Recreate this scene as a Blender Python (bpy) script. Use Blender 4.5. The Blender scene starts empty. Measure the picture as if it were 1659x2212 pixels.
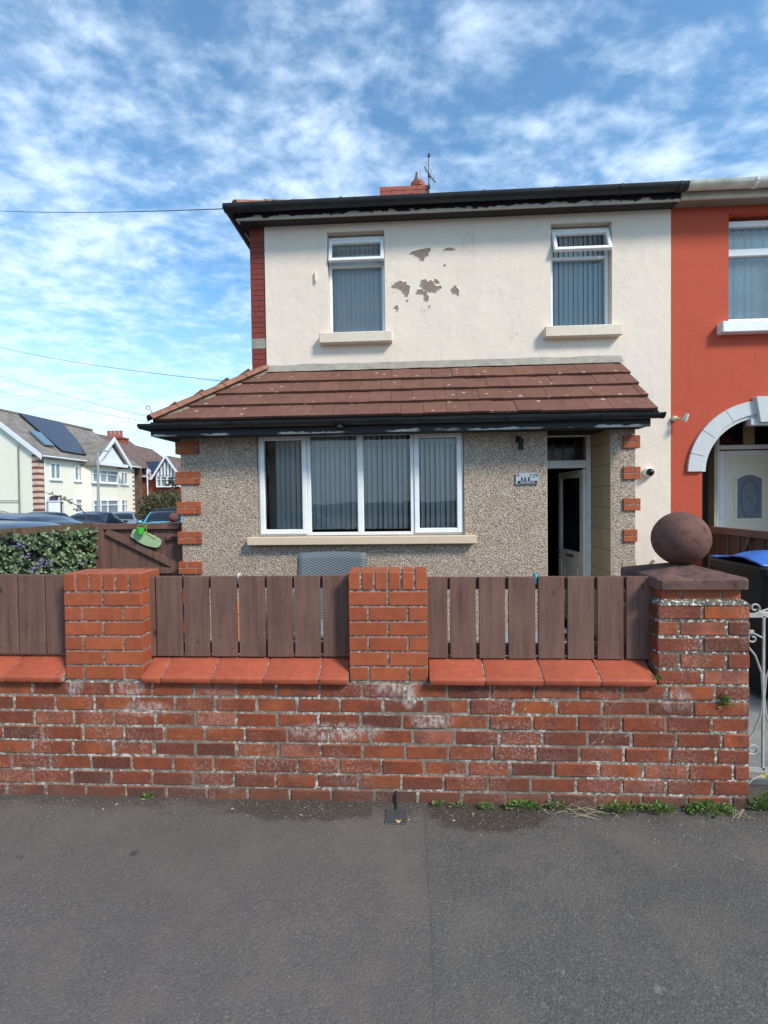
import bpy, bmesh, math, random
from mathutils import Vector, Matrix, noise as mnoise
R = math.radians
rnd = random.Random(7)
scene = bpy.context.scene
COL = scene.collection

# ------------------------------------------------------------------ camera
cam_d = bpy.data.cameras.new('camera'); cam = bpy.data.objects.new('camera', cam_d); COL.objects.link(cam)
cam_d.sensor_fit = 'HORIZONTAL'; cam_d.sensor_width = 36.0; cam_d.lens = 36.0 * 1060.0 / 1659.0
cam_d.clip_start = 0.05; cam_d.clip_end = 3000
yaw, pitch, roll = R(-3.12), R(-1.40), R(-0.76)
fw = Vector((math.sin(yaw) * math.cos(pitch), math.cos(yaw) * math.cos(pitch), math.sin(pitch)))
rt = Vector((math.cos(yaw), -math.sin(yaw), 0)); up = rt.cross(fw)
r2 = math.cos(roll) * rt + math.sin(roll) * up; u2 = -math.sin(roll) * rt + math.cos(roll) * up
EYE = Vector((0, 0, 1.72))
cam.matrix_world = Matrix(((r2.x, u2.x, -fw.x, EYE.x), (r2.y, u2.y, -fw.y, EYE.y), (r2.z, u2.z, -fw.z, EYE.z), (0, 0, 0, 1)))
scene.camera = cam

# ------------------------------------------------------------------ light
SUN = Vector((1.35, -1.15, 1.55)).normalized()
sl = bpy.data.lights.new('sun', 'SUN'); sl.energy = 2.3; sl.angle = R(12); sl.color = (1.0, 0.93, 0.84)
so = bpy.data.objects.new('sun', sl); COL.objects.link(so); so.rotation_euler = SUN.to_track_quat('Z', 'Y').to_euler(); so.location = (8, -8, 14)

world = bpy.data.worlds.new('World'); scene.world = world; world.use_nodes = True
wt = world.node_tree; wt.nodes.clear()

class NT:
    def __init__(s, tree): s.t = tree
    def n(s, typ, **kw):
        nd = s.t.nodes.new(typ)
        for k, v in kw.items(): setattr(nd, k, v)
        return nd
    def put(s, sock, v):
        if v is None: return
        if isinstance(v, bpy.types.NodeSocket): s.t.links.new(v, sock)
        else:
            if isinstance(v, (tuple, list)) and len(v) == 3 and sock.type == 'RGBA': v = (*v, 1)
            sock.default_value = v
    def math(s, op, a, b=None, clamp=False):
        nd = s.n('ShaderNodeMath', operation=op, use_clamp=clamp); s.put(nd.inputs[0], a); s.put(nd.inputs[1], b); return nd.outputs[0]
    def vmath(s, op, a, b=None):
        nd = s.n('ShaderNodeVectorMath', operation=op); s.put(nd.inputs[0], a); s.put(nd.inputs[1], b); return nd.outputs[0]
    def mix(s, f, a, b, typ='MIX'):
        nd = s.n('ShaderNodeMix', data_type='RGBA', blend_type=typ); s.put(nd.inputs[0], f); s.put(nd.inputs[6], a); s.put(nd.inputs[7], b); return nd.outputs[2]
    def ramp(s, f, stops, interp='LINEAR'):
        nd = s.n('ShaderNodeValToRGB'); cr = nd.color_ramp; cr.interpolation = interp
        while len(cr.elements) < len(stops): cr.elements.new(0.5)
        for e, (p, c) in zip(cr.elements, stops):
            e.position = p; e.color = (c, c, c, 1) if isinstance(c, (int, float)) else (*c, 1)
        s.put(nd.inputs[0], f); return nd.outputs[0]
    def noise(s, sc, det=3, ro=0.55, vec=None, dist=0, out=0):
        nd = s.n('ShaderNodeTexNoise'); s.put(nd.inputs['Scale'], sc); nd.inputs['Detail'].default_value = det
        nd.inputs['Roughness'].default_value = ro; nd.inputs['Distortion'].default_value = dist
        s.put(nd.inputs['Vector'], vec); return nd.outputs[out]
    def voro(s, sc, vec=None, feat='F1', out='Distance'):
        nd = s.n('ShaderNodeTexVoronoi', feature=feat); s.put(nd.inputs['Scale'], sc); s.put(nd.inputs['Vector'], vec); return nd.outputs[out]
    def sep(s, v):
        nd = s.n('ShaderNodeSeparateXYZ'); s.put(nd.inputs[0], v); return nd.outputs
    def comb(s, x, y, z):
        nd = s.n('ShaderNodeCombineXYZ'); s.put(nd.inputs[0], x); s.put(nd.inputs[1], y); s.put(nd.inputs[2], z); return nd.outputs[0]
    def mapr(s, v, a, b, c=0.0, d=1.0, smooth=False):
        nd = s.n('ShaderNodeMapRange'); nd.interpolation_type = 'SMOOTHSTEP' if smooth else 'LINEAR'
        s.put(nd.inputs[0], v)
        for i, q in enumerate((a, b, c, d)): s.put(nd.inputs[i + 1], q)
        return nd.outputs[0]
    def rot(s, v, ang, scl=(1, 1, 1)):
        nd = s.n('ShaderNodeMapping'); nd.inputs['Rotation'].default_value = ang; nd.inputs['Scale'].default_value = scl
        s.put(nd.inputs[0], v); return nd.outputs[0]

w = NT(wt)
sky = w.n('ShaderNodeTexSky', sky_type='NISHITA', sun_disc=False); sky.sun_elevation = math.asin(SUN.z)
sky.sun_rotation = math.atan2(SUN.x, SUN.y); sky.air_density = 1.0; sky.dust_density = 0.6; sky.ozone_density = 3.0
tc = w.n('ShaderNodeTexCoord').outputs['Generated']
sx = w.sep(tc); dz = w.math('MAXIMUM', sx[2], 0.0)
den = w.math('ADD', dz, 0.16)
pl = w.comb(w.math('DIVIDE', sx[0], den), w.math('DIVIDE', sx[1], den), 0.0)
warp = w.vmath('ADD', pl, w.vmath('MULTIPLY', w.vmath('SUBTRACT', w.noise(1.6, 2, vec=pl, out=1), (0.5, 0.5, 0.5)), (0.16, 0.16, 0.0)))
big = w.noise(0.8, 3, 0.55, vec=w.rot(warp, (0, 0, R(-30)), (0.8, 1.2, 1)))
rip = w.noise(9.5, 5, 0.55, vec=w.rot(warp, (0, 0, R(-42)), (0.80, 1.15, 1)), dist=0.1)
fine = w.noise(24, 5, 0.6, vec=warp)
big2 = w.noise(2.1, 3, 0.5, vec=w.rot(warp, (0, 0, R(15)), (1, 1, 1)))
dens = w.math('ADD', w.math('MULTIPLY', big, 1.0), w.math('ADD', w.math('MULTIPLY', rip, 0.78), w.math('MULTIPLY', fine, 0.30)))
dens = w.math('ADD', dens, w.math('MULTIPLY', big2, 0.5))
# more cloud low on the left, clearer band in the middle height
horiz = w.mapr(dz, 0.0, 0.5, 0.10, 0.0)
side = w.mapr(sx[0], -0.7, 0.5, -0.02, -0.05)
dens = w.math('ADD', dens, w.math('ADD', horiz, side))
cm = w.mapr(dens, 1.10, 1.64, 0.04, 0.84, smooth=True)
blue = w.mix(1.0, sky.outputs[0], (1.0, 1.56, 1.66), 'MULTIPLY')
hzf = w.mapr(dz, 0.0, 0.42, 0.72, 0.0, smooth=True)
blue = w.mix(hzf, blue, (6.4, 8.6, 9.8))
cl = w.mix(cm, blue, (7.6, 9.0, 10.8))
bg = w.n('ShaderNodeBackground'); w.put(bg.inputs[0], cl); bg.inputs[1].default_value = 0.083
wt.links.new(bg.outputs[0], w.n('ShaderNodeOutputWorld').inputs[0])

scene.view_settings.view_transform = 'Standard'; scene.view_settings.look = 'None'; scene.view_settings.gamma = 1; scene.view_settings.exposure = 0.78
scene.view_settings.use_curve_mapping = False

# ------------------------------------------------------------------ mesh helper
class MB:
    def __init__(s): s.v = []; s.f = []
    def quad(s, *p):
        i = len(s.v); s.v += [tuple(q) for q in p]; s.f.append(tuple(range(i, i + len(p)))); return s
    def box(s, x0, y0, z0, x1, y1, z1, j=0.0, ch=0.0, M=None):
        if x1 < x0: x0, x1 = x1, x0
        if y1 < y0: y0, y1 = y1, y0
        if z1 < z0: z0, z1 = z1, z0
        c = min(ch, (x1 - x0) * .4, (y1 - y0) * .4, (z1 - z0) * .4)
        i = len(s.v)
        jj = lambda: (rnd.random() - .5) * 2 * j
        if c <= 0:
            pts = [(x, y, z) for x in (x0, x1) for y in (y0, y1) for z in (z0, z1)]
            pts = [(a + jj(), b + jj(), d + jj()) for a, b, d in pts]
            if M: pts = [tuple(M @ Vector(p)) for p in pts]
            s.v += pts
            s.f += [tuple(i + k for k in q) for q in ((0, 1, 3, 2), (4, 6, 7, 5), (0, 4, 5, 1), (2, 3, 7, 6), (0, 2, 6, 4), (1, 5, 7, 3))]
            return s
        idx = {}; pts = []
        for a in (0, 1):
            for b in (0, 1):
                for d in (0, 1):
                    X = (x0, x1)[a]; Y = (y0, y1)[b]; Z = (z0, z1)[d]
                    sx_, sy_, sz_ = (1, -1)[a] * c, (1, -1)[b] * c, (1, -1)[d] * c
                    q = (jj(), jj(), jj())
                    for ax, p in (('x', (X, Y + sy_, Z + sz_)), ('y', (X + sx_, Y, Z + sz_)), ('z', (X + sx_, Y + sy_, Z))):
                        idx[(a, b, d, ax)] = i + len(pts); pts.append((p[0] + q[0], p[1] + q[1], p[2] + q[2]))
        if M: pts = [tuple(M @ Vector(p)) for p in pts]
        s.v += pts
        for a in (0, 1):
            o = [idx[(a, 0, 0, 'x')], idx[(a, 0, 1, 'x')], idx[(a, 1, 1, 'x')], idx[(a, 1, 0, 'x')]]; s.f.append(tuple(o if a == 0 else o[::-1]))
            o = [idx[(0, a, 0, 'y')], idx[(1, a, 0, 'y')], idx[(1, a, 1, 'y')], idx[(0, a, 1, 'y')]]; s.f.append(tuple(o if a == 0 else o[::-1]))
            o = [idx[(0, 0, a, 'z')], idx[(0, 1, a, 'z')], idx[(1, 1, a, 'z')], idx[(1, 0, a, 'z')]]; s.f.append(tuple(o if a == 0 else o[::-1]))
        for a in (0, 1):
            for b in (0, 1):
                e = (a + b) % 2
                o = [idx[(a, b, 0, 'x')], idx[(a, b, 1, 'x')], idx[(a, b, 1, 'y')], idx[(a, b, 0, 'y')]]; s.f.append(tuple(o[::-1] if e == 0 else o))
                o = [idx[(a, 0, b, 'x')], idx[(a, 1, b, 'x')], idx[(a, 1, b, 'z')], idx[(a, 0, b, 'z')]]; s.f.append(tuple(o if e == 0 else o[::-1]))
                o = [idx[(0, a, b, 'y')], idx[(1, a, b, 'y')], idx[(1, a, b, 'z')], idx[(0, a, b, 'z')]]; s.f.append(tuple(o[::-1] if e == 0 else o))
                for d in (0, 1):
                    s.f.append((idx[(a, b, d, 'x')], idx[(a, b, d, 'y')], idx[(a, b, d, 'z')]))
        return s
    def prism(s, pts, off):
        """polygon pts (3d) extruded by vector off"""
        i = len(s.v); n = len(pts); off = Vector(off)
        s.v += [tuple(p) for p in pts] + [tuple(Vector(p) + off) for p in pts]
        s.f.append(tuple(range(i, i + n))); s.f.append(tuple(range(i + 2 * n - 1, i + n - 1, -1)))
        for k in range(n): s.f.append((i + k, i + (k + 1) % n, i + n + (k + 1) % n, i + n + k))
        return s
    def tube(s, path, r, seg=8, closed=False, cap=True):
        path = [Vector(p) for p in path]; n = len(path); base = len(s.v)
        rr = r if isinstance(r, (list, tuple)) else [r] * n
        t0 = (path[1] - path[0]).normalized(); a = Vector((0, 0, 1)) if abs(t0.z) < .9 else Vector((1, 0, 0))
        nx = t0.cross(a).normalized()
        for k in range(n):
            t = (path[min(k + 1, n - 1)] - path[max(k - 1, 0)]).normalized()
            nx = (nx - t * nx.dot(t)).normalized(); ny = t.cross(nx)
            for q in range(seg):
                an = 2 * math.pi * q / seg
                s.v.append(tuple(path[k] + (nx * math.cos(an) + ny * math.sin(an)) * rr[k]))
        for k in range(n - 1):
            for q in range(seg):
                s.f.append((base + k * seg + q, base + k * seg + (q + 1) % seg, base + (k + 1) * seg + (q + 1) % seg, base + (k + 1) * seg + q))
        if cap:
            s.f.append(tuple(base + q for q in range(seg))[::-1]); s.f.append(tuple(base + (n - 1) * seg + q for q in range(seg)))
        return s
    def lathe(s, prof, cx, cy, seg=24):
        base = len(s.v)
        for r_, z in prof:
            for q in range(seg):
                an = 2 * math.pi * q / seg; s.v.append((cx + r_ * math.cos(an), cy + r_ * math.sin(an), z))
        for k in range(len(prof) - 1):
            for q in range(seg):
                s.f.append((base + k * seg + q, base + k * seg + (q + 1) % seg, base + (k + 1) * seg + (q + 1) % seg, base + (k + 1) * seg + q))
        return s
    def sweep(s, prof, p0, p1, cap=True):
        """prof: list of 3d offsets (closed section); straight sweep"""
        i = len(s.v); n = len(prof)
        s.v += [tuple(Vector(p0) + Vector(q)) for q in prof] + [tuple(Vector(p1) + Vector(q)) for q in prof]
        for k in range(n): s.f.append((i + k, i + (k + 1) % n, i + n + (k + 1) % n, i + n + k))
        if cap: s.f.append(tuple(range(i, i + n))); s.f.append(tuple(range(i + 2 * n - 1, i + n - 1, -1)))
        return s
    def grid(s, fn, nu, nv):
        i = len(s.v)
        for a in range(nu + 1):
            for b in range(nv + 1): s.v.append(tuple(fn(a / nu, b / nv)))
        for a in range(nu):
            for b in range(nv):
                o = i + a * (nv + 1) + b; s.f.append((o, o + 1, o + nv + 2, o + nv + 1))
        return s
    def wall(s, axis, c, th, u0, u1, z0, z1, holes=()):
        """wall in plane axis ('y': runs along x at y=c; 'x': runs along y at x=c), thickness th, holes (ua,ub,za,zb)"""
        us = sorted({u0, u1, *[h[0] for h in holes], *[h[1] for h in holes]}); us = [q for q in us if u0 <= q <= u1]
        zs = sorted({z0, z1, *[h[2] for h in holes], *[h[3] for h in holes]}); zs = [q for q in zs if z0 <= q <= z1]
        P = (lambda u, d, z: (u, d, z)) if axis == 'y' else (lambda u, d, z: (d, u, z))
        def solid(i, k):
            if i < 0 or k < 0 or i >= len(us) - 1 or k >= len(zs) - 1: return False
            cu = (us[i] + us[i + 1]) / 2; cz = (zs[k] + zs[k + 1]) / 2
            return not any(h[0] < cu < h[1] and h[2] < cz < h[3] for h in holes)
        for i in range(len(us) - 1):
            for k in range(len(zs) - 1):
                if not solid(i, k): continue
                a, b, e, g = us[i], us[i + 1], zs[k], zs[k + 1]
                s.quad(P(a, c, e), P(b, c, e), P(b, c, g), P(a, c, g)); s.quad(P(a, c + th, e), P(a, c + th, g), P(b, c + th, g), P(b, c + th, e))
                if not solid(i - 1, k): s.quad(P(a, c, e), P(a, c, g), P(a, c + th, g), P(a, c + th, e))
                if not solid(i + 1, k): s.quad(P(b, c, e), P(b, c + th, e), P(b, c + th, g), P(b, c, g))
                if not solid(i, k - 1): s.quad(P(a, c, e), P(a, c + th, e), P(b, c + th, e), P(b, c, e))
                if not solid(i, k + 1): s.quad(P(a, c, g), P(b, c, g), P(b, c + th, g), P(a, c + th, g))
        return s

BASE = {}
def props(o, label=None, cat=None, group=None, kind=None):
    if label: o['label'] = label
    if cat: o['category'] = cat
    if group: o['group'] = group
    if kind: o['kind'] = kind
    return o
def thing(name, loc, label, cat, group=None):
    o = bpy.data.objects.new(name, None); o.empty_display_size = .1; o.location = loc; COL.objects.link(o); BASE[o.name] = Vector(loc)
    return props(o, label, cat, group)
def part(name, mb, mat, parent=None, smooth=False, recalc=True, label=None, weld=False, bevel=0):
    b = BASE[parent.name] if parent else Vector((0, 0, 0))
    me = bpy.data.meshes.new(name); me.from_pydata([tuple(Vector(v) - b) for v in mb.v], [], mb.f)
    if recalc or weld or bevel:
        bm = bmesh.new(); bm.from_mesh(me)
        if weld: bmesh.ops.remove_doubles(bm, verts=bm.verts, dist=1e-4)
        bmesh.ops.recalc_face_normals(bm, faces=bm.faces)
        if bevel:
            ed = [e for e in bm.edges if len(e.link_faces) == 2 and e.calc_face_angle(0) > .5]
            bmesh.ops.bevel(bm, geom=ed, offset=bevel, segments=2, profile=.5, affect='EDGES', clamp_overlap=True)
        bm.to_mesh(me); bm.free()
    if smooth:
        me.polygons.foreach_set('use_smooth', [True] * len(me.polygons))
        if smooth == 'auto':
            try: me.set_sharp_from_angle(angle=R(35))
            except Exception: pass
    me.materials.append(mat); me.update()
    o = bpy.data.objects.new(name, me); COL.objects.link(o)
    if parent: o.parent = parent; BASE[o.name] = b
    else: BASE[o.name] = b
    if label: o['label'] = label
    return o
def single(name, mb, mat, loc, label, cat, group=None, kind=None, **kw):
    """a thing of one mesh with its origin at loc"""
    me_parent = None
    b = Vector(loc); mb2 = MB(); mb2.v = [tuple(Vector(v) - b) for v in mb.v]; mb2.f = mb.f
    o = part(name, mb2, mat, None, **kw); o.location = loc; BASE[o.name] = b
    return props(o, label, cat, group, kind)
def structure(name, mb, mat, **kw):
    o = part(name, mb, mat, None, **kw); o['kind'] = 'structure'; return o

# ------------------------------------------------------------------ materials
def newmat(name, rough=0.8, color=None, metal=0.0, spec=0.5):
    m = bpy.data.materials.new(name); m.use_nodes = True; t = m.node_tree; t.nodes.clear(); q = NT(t)
    p = q.n('ShaderNodeBsdfPrincipled'); out = q.n('ShaderNodeOutputMaterial'); t.links.new(p.outputs[0], out.inputs[0])
    p.inputs['Roughness'].default_value = rough; p.inputs['Metallic'].default_value = metal; p.inputs['Specular IOR Level'].default_value = spec
    if color: p.inputs['Base Color'].default_value = (*color, 1)
    q.p = p; q.out = out; q.pos = q.n('ShaderNodeNewGeometry').outputs['Position']; q.m = m
    def island():
        return q.n('ShaderNodeNewGeometry').outputs['Random Per Island']
    q.island = island
    def bump(h, st=0.3, dist=0.01):
        b = q.n('ShaderNodeBump'); b.inputs['Strength'].default_value = st; b.inputs['Distance'].default_value = dist; q.put(b.inputs['Height'], h)
        t.links.new(b.outputs[0], p.inputs['Normal'])
    q.bump = bump
    q.col = lambda c: q.put(p.inputs['Base Color'], c)
    return q
def simple(name, color, rough=0.6, metal=0.0, var=0.12, sc=6.0, spec=0.5, bmp=0.0, bsc=60):
    q = newmat(name, rough, None, metal, spec)
    d = tuple(c * (1 - var) for c in color); l = tuple(min(1, c * (1 + var)) for c in color)
    q.col(q.mix(q.mapr(q.noise(sc, 5, .6, vec=q.pos), .3, .7), d, l))
    if bmp: q.bump(q.noise(bsc, 4, .6, vec=q.pos), bmp, .004)
    return q.m

# old brick
q = newmat('old_brick', 0.85, spec=.18)
isl = q.island()
c = q.ramp(isl, [(0, (.245, .053, .020)), (.16, (.30, .073, .025)), (.32, (.19, .044, .020)), (.5, (.34, .088, .029)), (.62, (.26, .060, .023)), (.74, (.155, .045, .024)), (.80, (.088, .034, .022)), (.94, (.34, .11, .065))], 'CONSTANT')
off = q.vmath('ADD', q.pos, q.comb(q.math('MULTIPLY', isl, 37.), q.math('MULTIPLY', isl, 91.), 0.))
c = q.mix(q.mapr(q.noise(9, 4, .6, vec=off), .35, .75), c, (.085, .035, .030))
c = q.mix(q.mapr(q.noise(70, 3, .6, vec=q.pos), .3, .8, 0, .35), c, (.42, .13, .07))
patch = q.mapr(q.noise(2.6, 3, .6, vec=q.pos), .46, .62, smooth=True)
spk = q.mapr(q.noise(60, 6, .8, vec=q.pos), .46, .66, smooth=True)
eff = q.math('MULTIPLY', q.math('MULTIPLY', patch, spk), .48)
sp0 = q.sep(q.pos)
for (bx_, bz_, rx_, rz_) in ((-1.64, .655, .10, .06), (-1.98, .65, .06, .05), (-.10, .655, .13, .05), (-.02, .60, .05, .07), (1.44, .60, .09, .07), (-1.55, .52, .16, .05), (-.45, .40, .30, .06), (.10, .47, .14, .05)):
    dx_ = q.math('DIVIDE', q.math('SUBTRACT', sp0[0], bx_), rx_); dz_ = q.math('DIVIDE', q.math('SUBTRACT', sp0[2], bz_), rz_)
    r2_ = q.math('ADD', q.math('MULTIPLY', dx_, dx_), q.math('MULTIPLY', dz_, dz_))
    eff = q.math('MAXIMUM', eff, q.math('MULTIPLY', q.mapr(r2_, .1, 1.3, .85, 0., smooth=True), q.mapr(q.noise(34, 5, .75, vec=q.rot(q.pos, (0, 0, 0), (1.4, 1, .7))), .42, .60, .05, 1.)))
eff2 = q.math('MULTIPLY', q.mapr(q.noise(30, 5, .7, vec=off), .60, .72), q.mapr(isl, .30, .32, .75, .0))
c = q.mix(q.math('MAXIMUM', eff, q.math('MULTIPLY', eff2, .45)), c, (.52, .44, .40))
sp = q.sep(q.pos)
c = q.mix(q.math('MULTIPLY', q.mapr(sp[2], .0, .16, 1., 0.), q.mapr(q.noise(14, 3, vec=q.pos), .3, .7, .2, .75)), c, (.10, .07, .055))
# green/dark weathering on bricks high up the pillar
q.col(c); q.bump(q.math('ADD', q.noise(42, 5, .65, vec=q.pos), q.math('MULTIPLY', q.noise(190, 3, .6, vec=q.pos), .5)), .55, .006)
OLDBRICK = q.m
q = newmat('old_mortar', 0.95, spec=.18)
c = q.mix(q.mapr(q.noise(16, 4, .6, vec=q.pos), .35, .65), (.15, .12, .092), (.27, .225, .18))
wsp = q.mapr(q.noise(42, 6, .75, vec=q.pos), .49, .60)
wpt = q.mapr(q.noise(2.8, 3, .6, vec=q.pos), .38, .60)
c = q.mix(q.math('MULTIPLY', wsp, q.math('ADD', q.math('MULTIPLY', wpt, .85), .1)), c, (.80, .76, .70))
c = q.mix(q.mapr(q.noise(26, 4, .7, vec=q.pos), .60, .72, 0, .8), c, (.10, .085, .07))
q.col(c); q.bump(q.noise(110, 4, .7, vec=q.pos), .8, .008); OLDMORTAR = q.m
# new engineering brick
def newbrick(name, base, alt):
    q = newmat(name, 0.66, spec=.25)
    c = q.mix(q.island(), base, alt)
    c = q.mix(q.mapr(q.noise(22, 5, .65, vec=q.pos), .35, .8, 0, .6), c, tuple(v * .55 for v in base))
    c = q.mix(q.mapr(q.noise(3.5, 4, .6, vec=q.pos), .5, .75, 0, .35), c, tuple(v * .5 for v in base))
    c = q.mix(q.mapr(q.noise(95, 4, .7, vec=q.pos), .70, .76, 0, .7), c, (.62, .45, .36))
    q.col(c); q.bump(q.noise(130, 4, .6, vec=q.pos), .18, .003); return q.m
NEWBRICK = newbrick('smooth_red_brick', (.34, .082, .035), (.42, .110, .046))
COPING = newbrick('clay_coping', (.38, .085, .045), (.45, .108, .054))
q = newmat('new_mortar', 0.95, spec=.18)
c = q.mix(q.mapr(q.noise(40, 4, .7, vec=q.pos), .42, .6), (.13, .10, .085), (.34, .29, .25))
c = q.mix(q.mapr(q.noise(65, 4, .7, vec=q.pos), .58, .62, 0, .9), c, (.78, .74, .68))
q.col(c); q.bump(q.noise(120, 4, .7, vec=q.pos), .8, .008); NEWMORTAR = q.m
UPBRICK = newbrick('dark_red_corner_brick', (.22, .048, .035), (.255, .055, .04))
UPMORTAR = simple('dark_pointing', (.07, .035, .03), .95)
# pebbledash
q = newmat('pebbledash', 0.9, spec=.18)
vc = q.voro(82, vec=q.pos, out='Color'); vd = q.voro(82, vec=q.pos)
g = q.sep(vc)[0]
c = q.ramp(g, [(0, (.46, .345, .26)), (.2, (.56, .445, .345)), (.42, (.38, .28, .21)), (.55, (.64, .53, .42)), (.72, (.50, .385, .295)), (.86, (.25, .18, .14)), (.92, (.72, .62, .52))], 'CONSTANT')
c = q.mix(q.mapr(vd, .45, .75, 0, .65), c, (.16, .125, .10))
c = q.mix(q.mapr(q.noise(3, 4, .6, vec=q.pos), .45, .75, 0, .28), c, (.26, .19, .13))
q.col(c); q.bump(q.math('SUBTRACT', 1., vd), .9, .010); PEBBLE = q.m
# painted render
def render_paint(name, base, dirt, amt=.35, bst=.32):
    q = newmat(name, 0.8, spec=.2)
    c = q.mix(q.mapr(q.noise(1.3, 5, .6, vec=q.rot(q.pos, (0, 0, 0), (1, 1, .6))), .35, .75, 0, amt), base, dirt)
    c = q.mix(q.mapr(q.noise(9, 6, .7, vec=q.pos), .50, .85, 0, amt), c, dirt)
    streak = q.noise(5, 5, .7, vec=q.rot(q.pos, (0, 0, 0), (2.2, 2.2, .16)))
    c = q.mix(q.mapr(streak, .54, .8, 0, amt * .9), c, tuple(v * .8 for v in dirt))
    wv3 = q.vmath('ADD', q.pos, q.vmath('MULTIPLY', q.noise(5, 4, .6, vec=q.pos, out=1), (.5, .5, .5)))
    de = q.voro(1.1, vec=wv3, feat='DISTANCE_TO_EDGE'); crk = q.math('MULTIPLY', q.mapr(de, .0, .005, .55, 0.), q.mapr(q.noise(1.6, 2, .5, vec=q.vmath('ADD', q.pos, (3., 1., 5.))), .50, .60))
    c = q.mix(crk, c, tuple(v * .45 for v in dirt))
    q.col(c); q.bump(q.math('ADD', q.math('MULTIPLY', q.noise(2.8, 4, .55, vec=q.pos), 2.2), q.math('MULTIPLY', q.noise(48, 4, .6, vec=q.pos), .22)), bst, .022); return q.m
CREAM = render_paint('cream_render', (.80, .685, .57), (.66, .55, .445))
REDWALL = render_paint('red_render', (.50, .088, .046), (.42, .072, .040), .3, .2)
SILLC = render_paint('cream_sill', (.74, .64, .52), (.56, .47, .37), .4)
SILLS = render_paint('sandstone_sill', (.66, .52, .36), (.55, .42, .29), .3, .1)
PEEL = simple('bare_render', (.26, .20, .165), .95, 0, .15, 30, bmp=.3)
TILEBEIGE = None
q = newmat('beige_reveal_blocks', .6)
bt = q.n('ShaderNodeTexBrick'); sp = q.sep(q.pos); q.put(bt.inputs['Vector'], q.comb(sp[1], sp[2], 0.))
bt.offset = .5; q.put(bt.inputs['Color1'], (.50, .385, .24)); q.put(bt.inputs['Color2'], (.46, .35, .215)); q.put(bt.inputs['Mortar'], (.20, .15, .10))
bt.inputs['Scale'].default_value = 1; bt.inputs['Mortar Size'].default_value = .004; bt.inputs['Brick Width'].default_value = .62; bt.inputs['Row Height'].default_value = .23
q.col(bt.outputs[0]); BEIGEBLOCK = q.m
# roof tile
q = newmat('concrete_roof_tile', .9, spec=.18)
isl = q.island()
c = q.mix(isl, (.165, .078, .056), (.205, .093, .066))
c = q.mix(q.mapr(q.noise(11, 5, .7, vec=q.pos), .40, .75, 0, .65), c, (.10, .052, .040))
c = q.mix(q.mapr(q.noise(60, 5, .7, vec=q.pos), .60, .70, 0, .55), c, (.34, .17, .11))
wv = q.vmath('ADD', q.pos, q.vmath('MULTIPLY', q.noise(30, 3, vec=q.pos, out=1), (.05, .05, .05)))
li = q.math('MULTIPLY', q.mapr(q.voro(7.5, vec=wv), .10, .17, 1., 0.), q.mapr(q.noise(2.5, 2, vec=q.pos), .42, .5))
c = q.mix(q.math('MULTIPLY', li, .8), c, (.46, .36, .32))
c = q.mix(q.math('MULTIPLY', q.mapr(q.noise(42, 4, .7, vec=q.pos), .68, .71), .8), c, (.55, .44, .36))
q.col(c); q.bump(q.noise(75, 5, .7, vec=q.pos), .5, .006); TILE = q.m
TILEEDGE = simple('ridge_tile_clay', (.26, .115, .07), .9, 0, .3, 14, bmp=.4)
BEDDING = simple('roof_mortar_bedding', (.27, .215, .16), .95, 0, .4, 25, bmp=.8, bsc=45)
q = newmat('cement_fillet', .9)
c = q.mix(q.mapr(q.noise(7, 5, .7, vec=q.pos), .35, .7), (.24, .22, .18), (.36, .33, .27))
c = q.mix(q.mapr(q.noise(9, 4, .7, vec=q.rot(q.pos, (0, 0, 0), (5, 1, .6))), .58, .7, 0, .7), c, (.12, .11, .09))
q.col(c); FILLET = q.m
MAINROOF = simple('plain_roof_tile', (.17, .075, .045), .9, 0, .3, 6, bmp=.4)
# black gutter and peeling fascia
q = newmat('black_gutter', .38)
c = q.mix(q.mapr(q.noise(5, 5, .7, vec=q.pos), .4, .7), (.012, .013, .016), (.03, .033, .036))
q.col(c); GUTTER = q.m
q = newmat('mossy_black_gutter', .55)
nrm = q.sep(q.n('ShaderNodeNewGeometry').outputs['Normal'])
c = q.mix(q.mapr(q.noise(5, 5, .7, vec=q.pos), .4, .7), (.012, .013, .016), (.028, .030, .030))
c = q.mix(q.math('MULTIPLY', q.mapr(nrm[2], -.2, .8), q.mapr(q.noise(4, 5, .7, vec=q.pos), .30, .6)), c, (.035, .065, .025))
q.col(c); MOSSGUT = q.m
def fascia_mat(name, zb, h, thr):
    q = newmat(name, .6)
    sp = q.sep(q.pos)
    n1 = q.noise(6, 6, .7, vec=q.rot(q.pos, (0, 0, 0), (1.0, 1, 2.2)))
    lim = q.math('ADD', q.mapr(n1, .3, .7, -h * .1, h * 1.7), zb)
    m = q.math('LESS_THAN', sp[2], lim)
    m = q.math('MULTIPLY', m, q.mapr(q.noise(1.6, 2, .5, vec=q.pos), thr, thr + .06))
    c = q.mix(m, (.014, .015, .021), q.mix(q.noise(30, 4, vec=q.pos), (.46, .44, .38), (.66, .63, .56)))
    q.col(c); return q.m
SOFFIT = simple('dark_soffit', (.035, .030, .030), .8)
UPVC = simple('white_upvc', (.82, .82, .80), .35, 0, .05, 8)
UPVCSH = simple('white_door_paint', (.80, .80, .77), .4, 0, .08, 8)
CREAMDOOR = simple('cream_composite_door', (.80, .78, .60), .4, 0, .04, 8)
GREYSTONE = render_paint('grey_painted_stone', (.60, .61, .60), (.46, .47, .46), .35, .15)
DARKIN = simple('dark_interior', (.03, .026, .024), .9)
q = newmat('grey_vertical_blind', .85)
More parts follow.
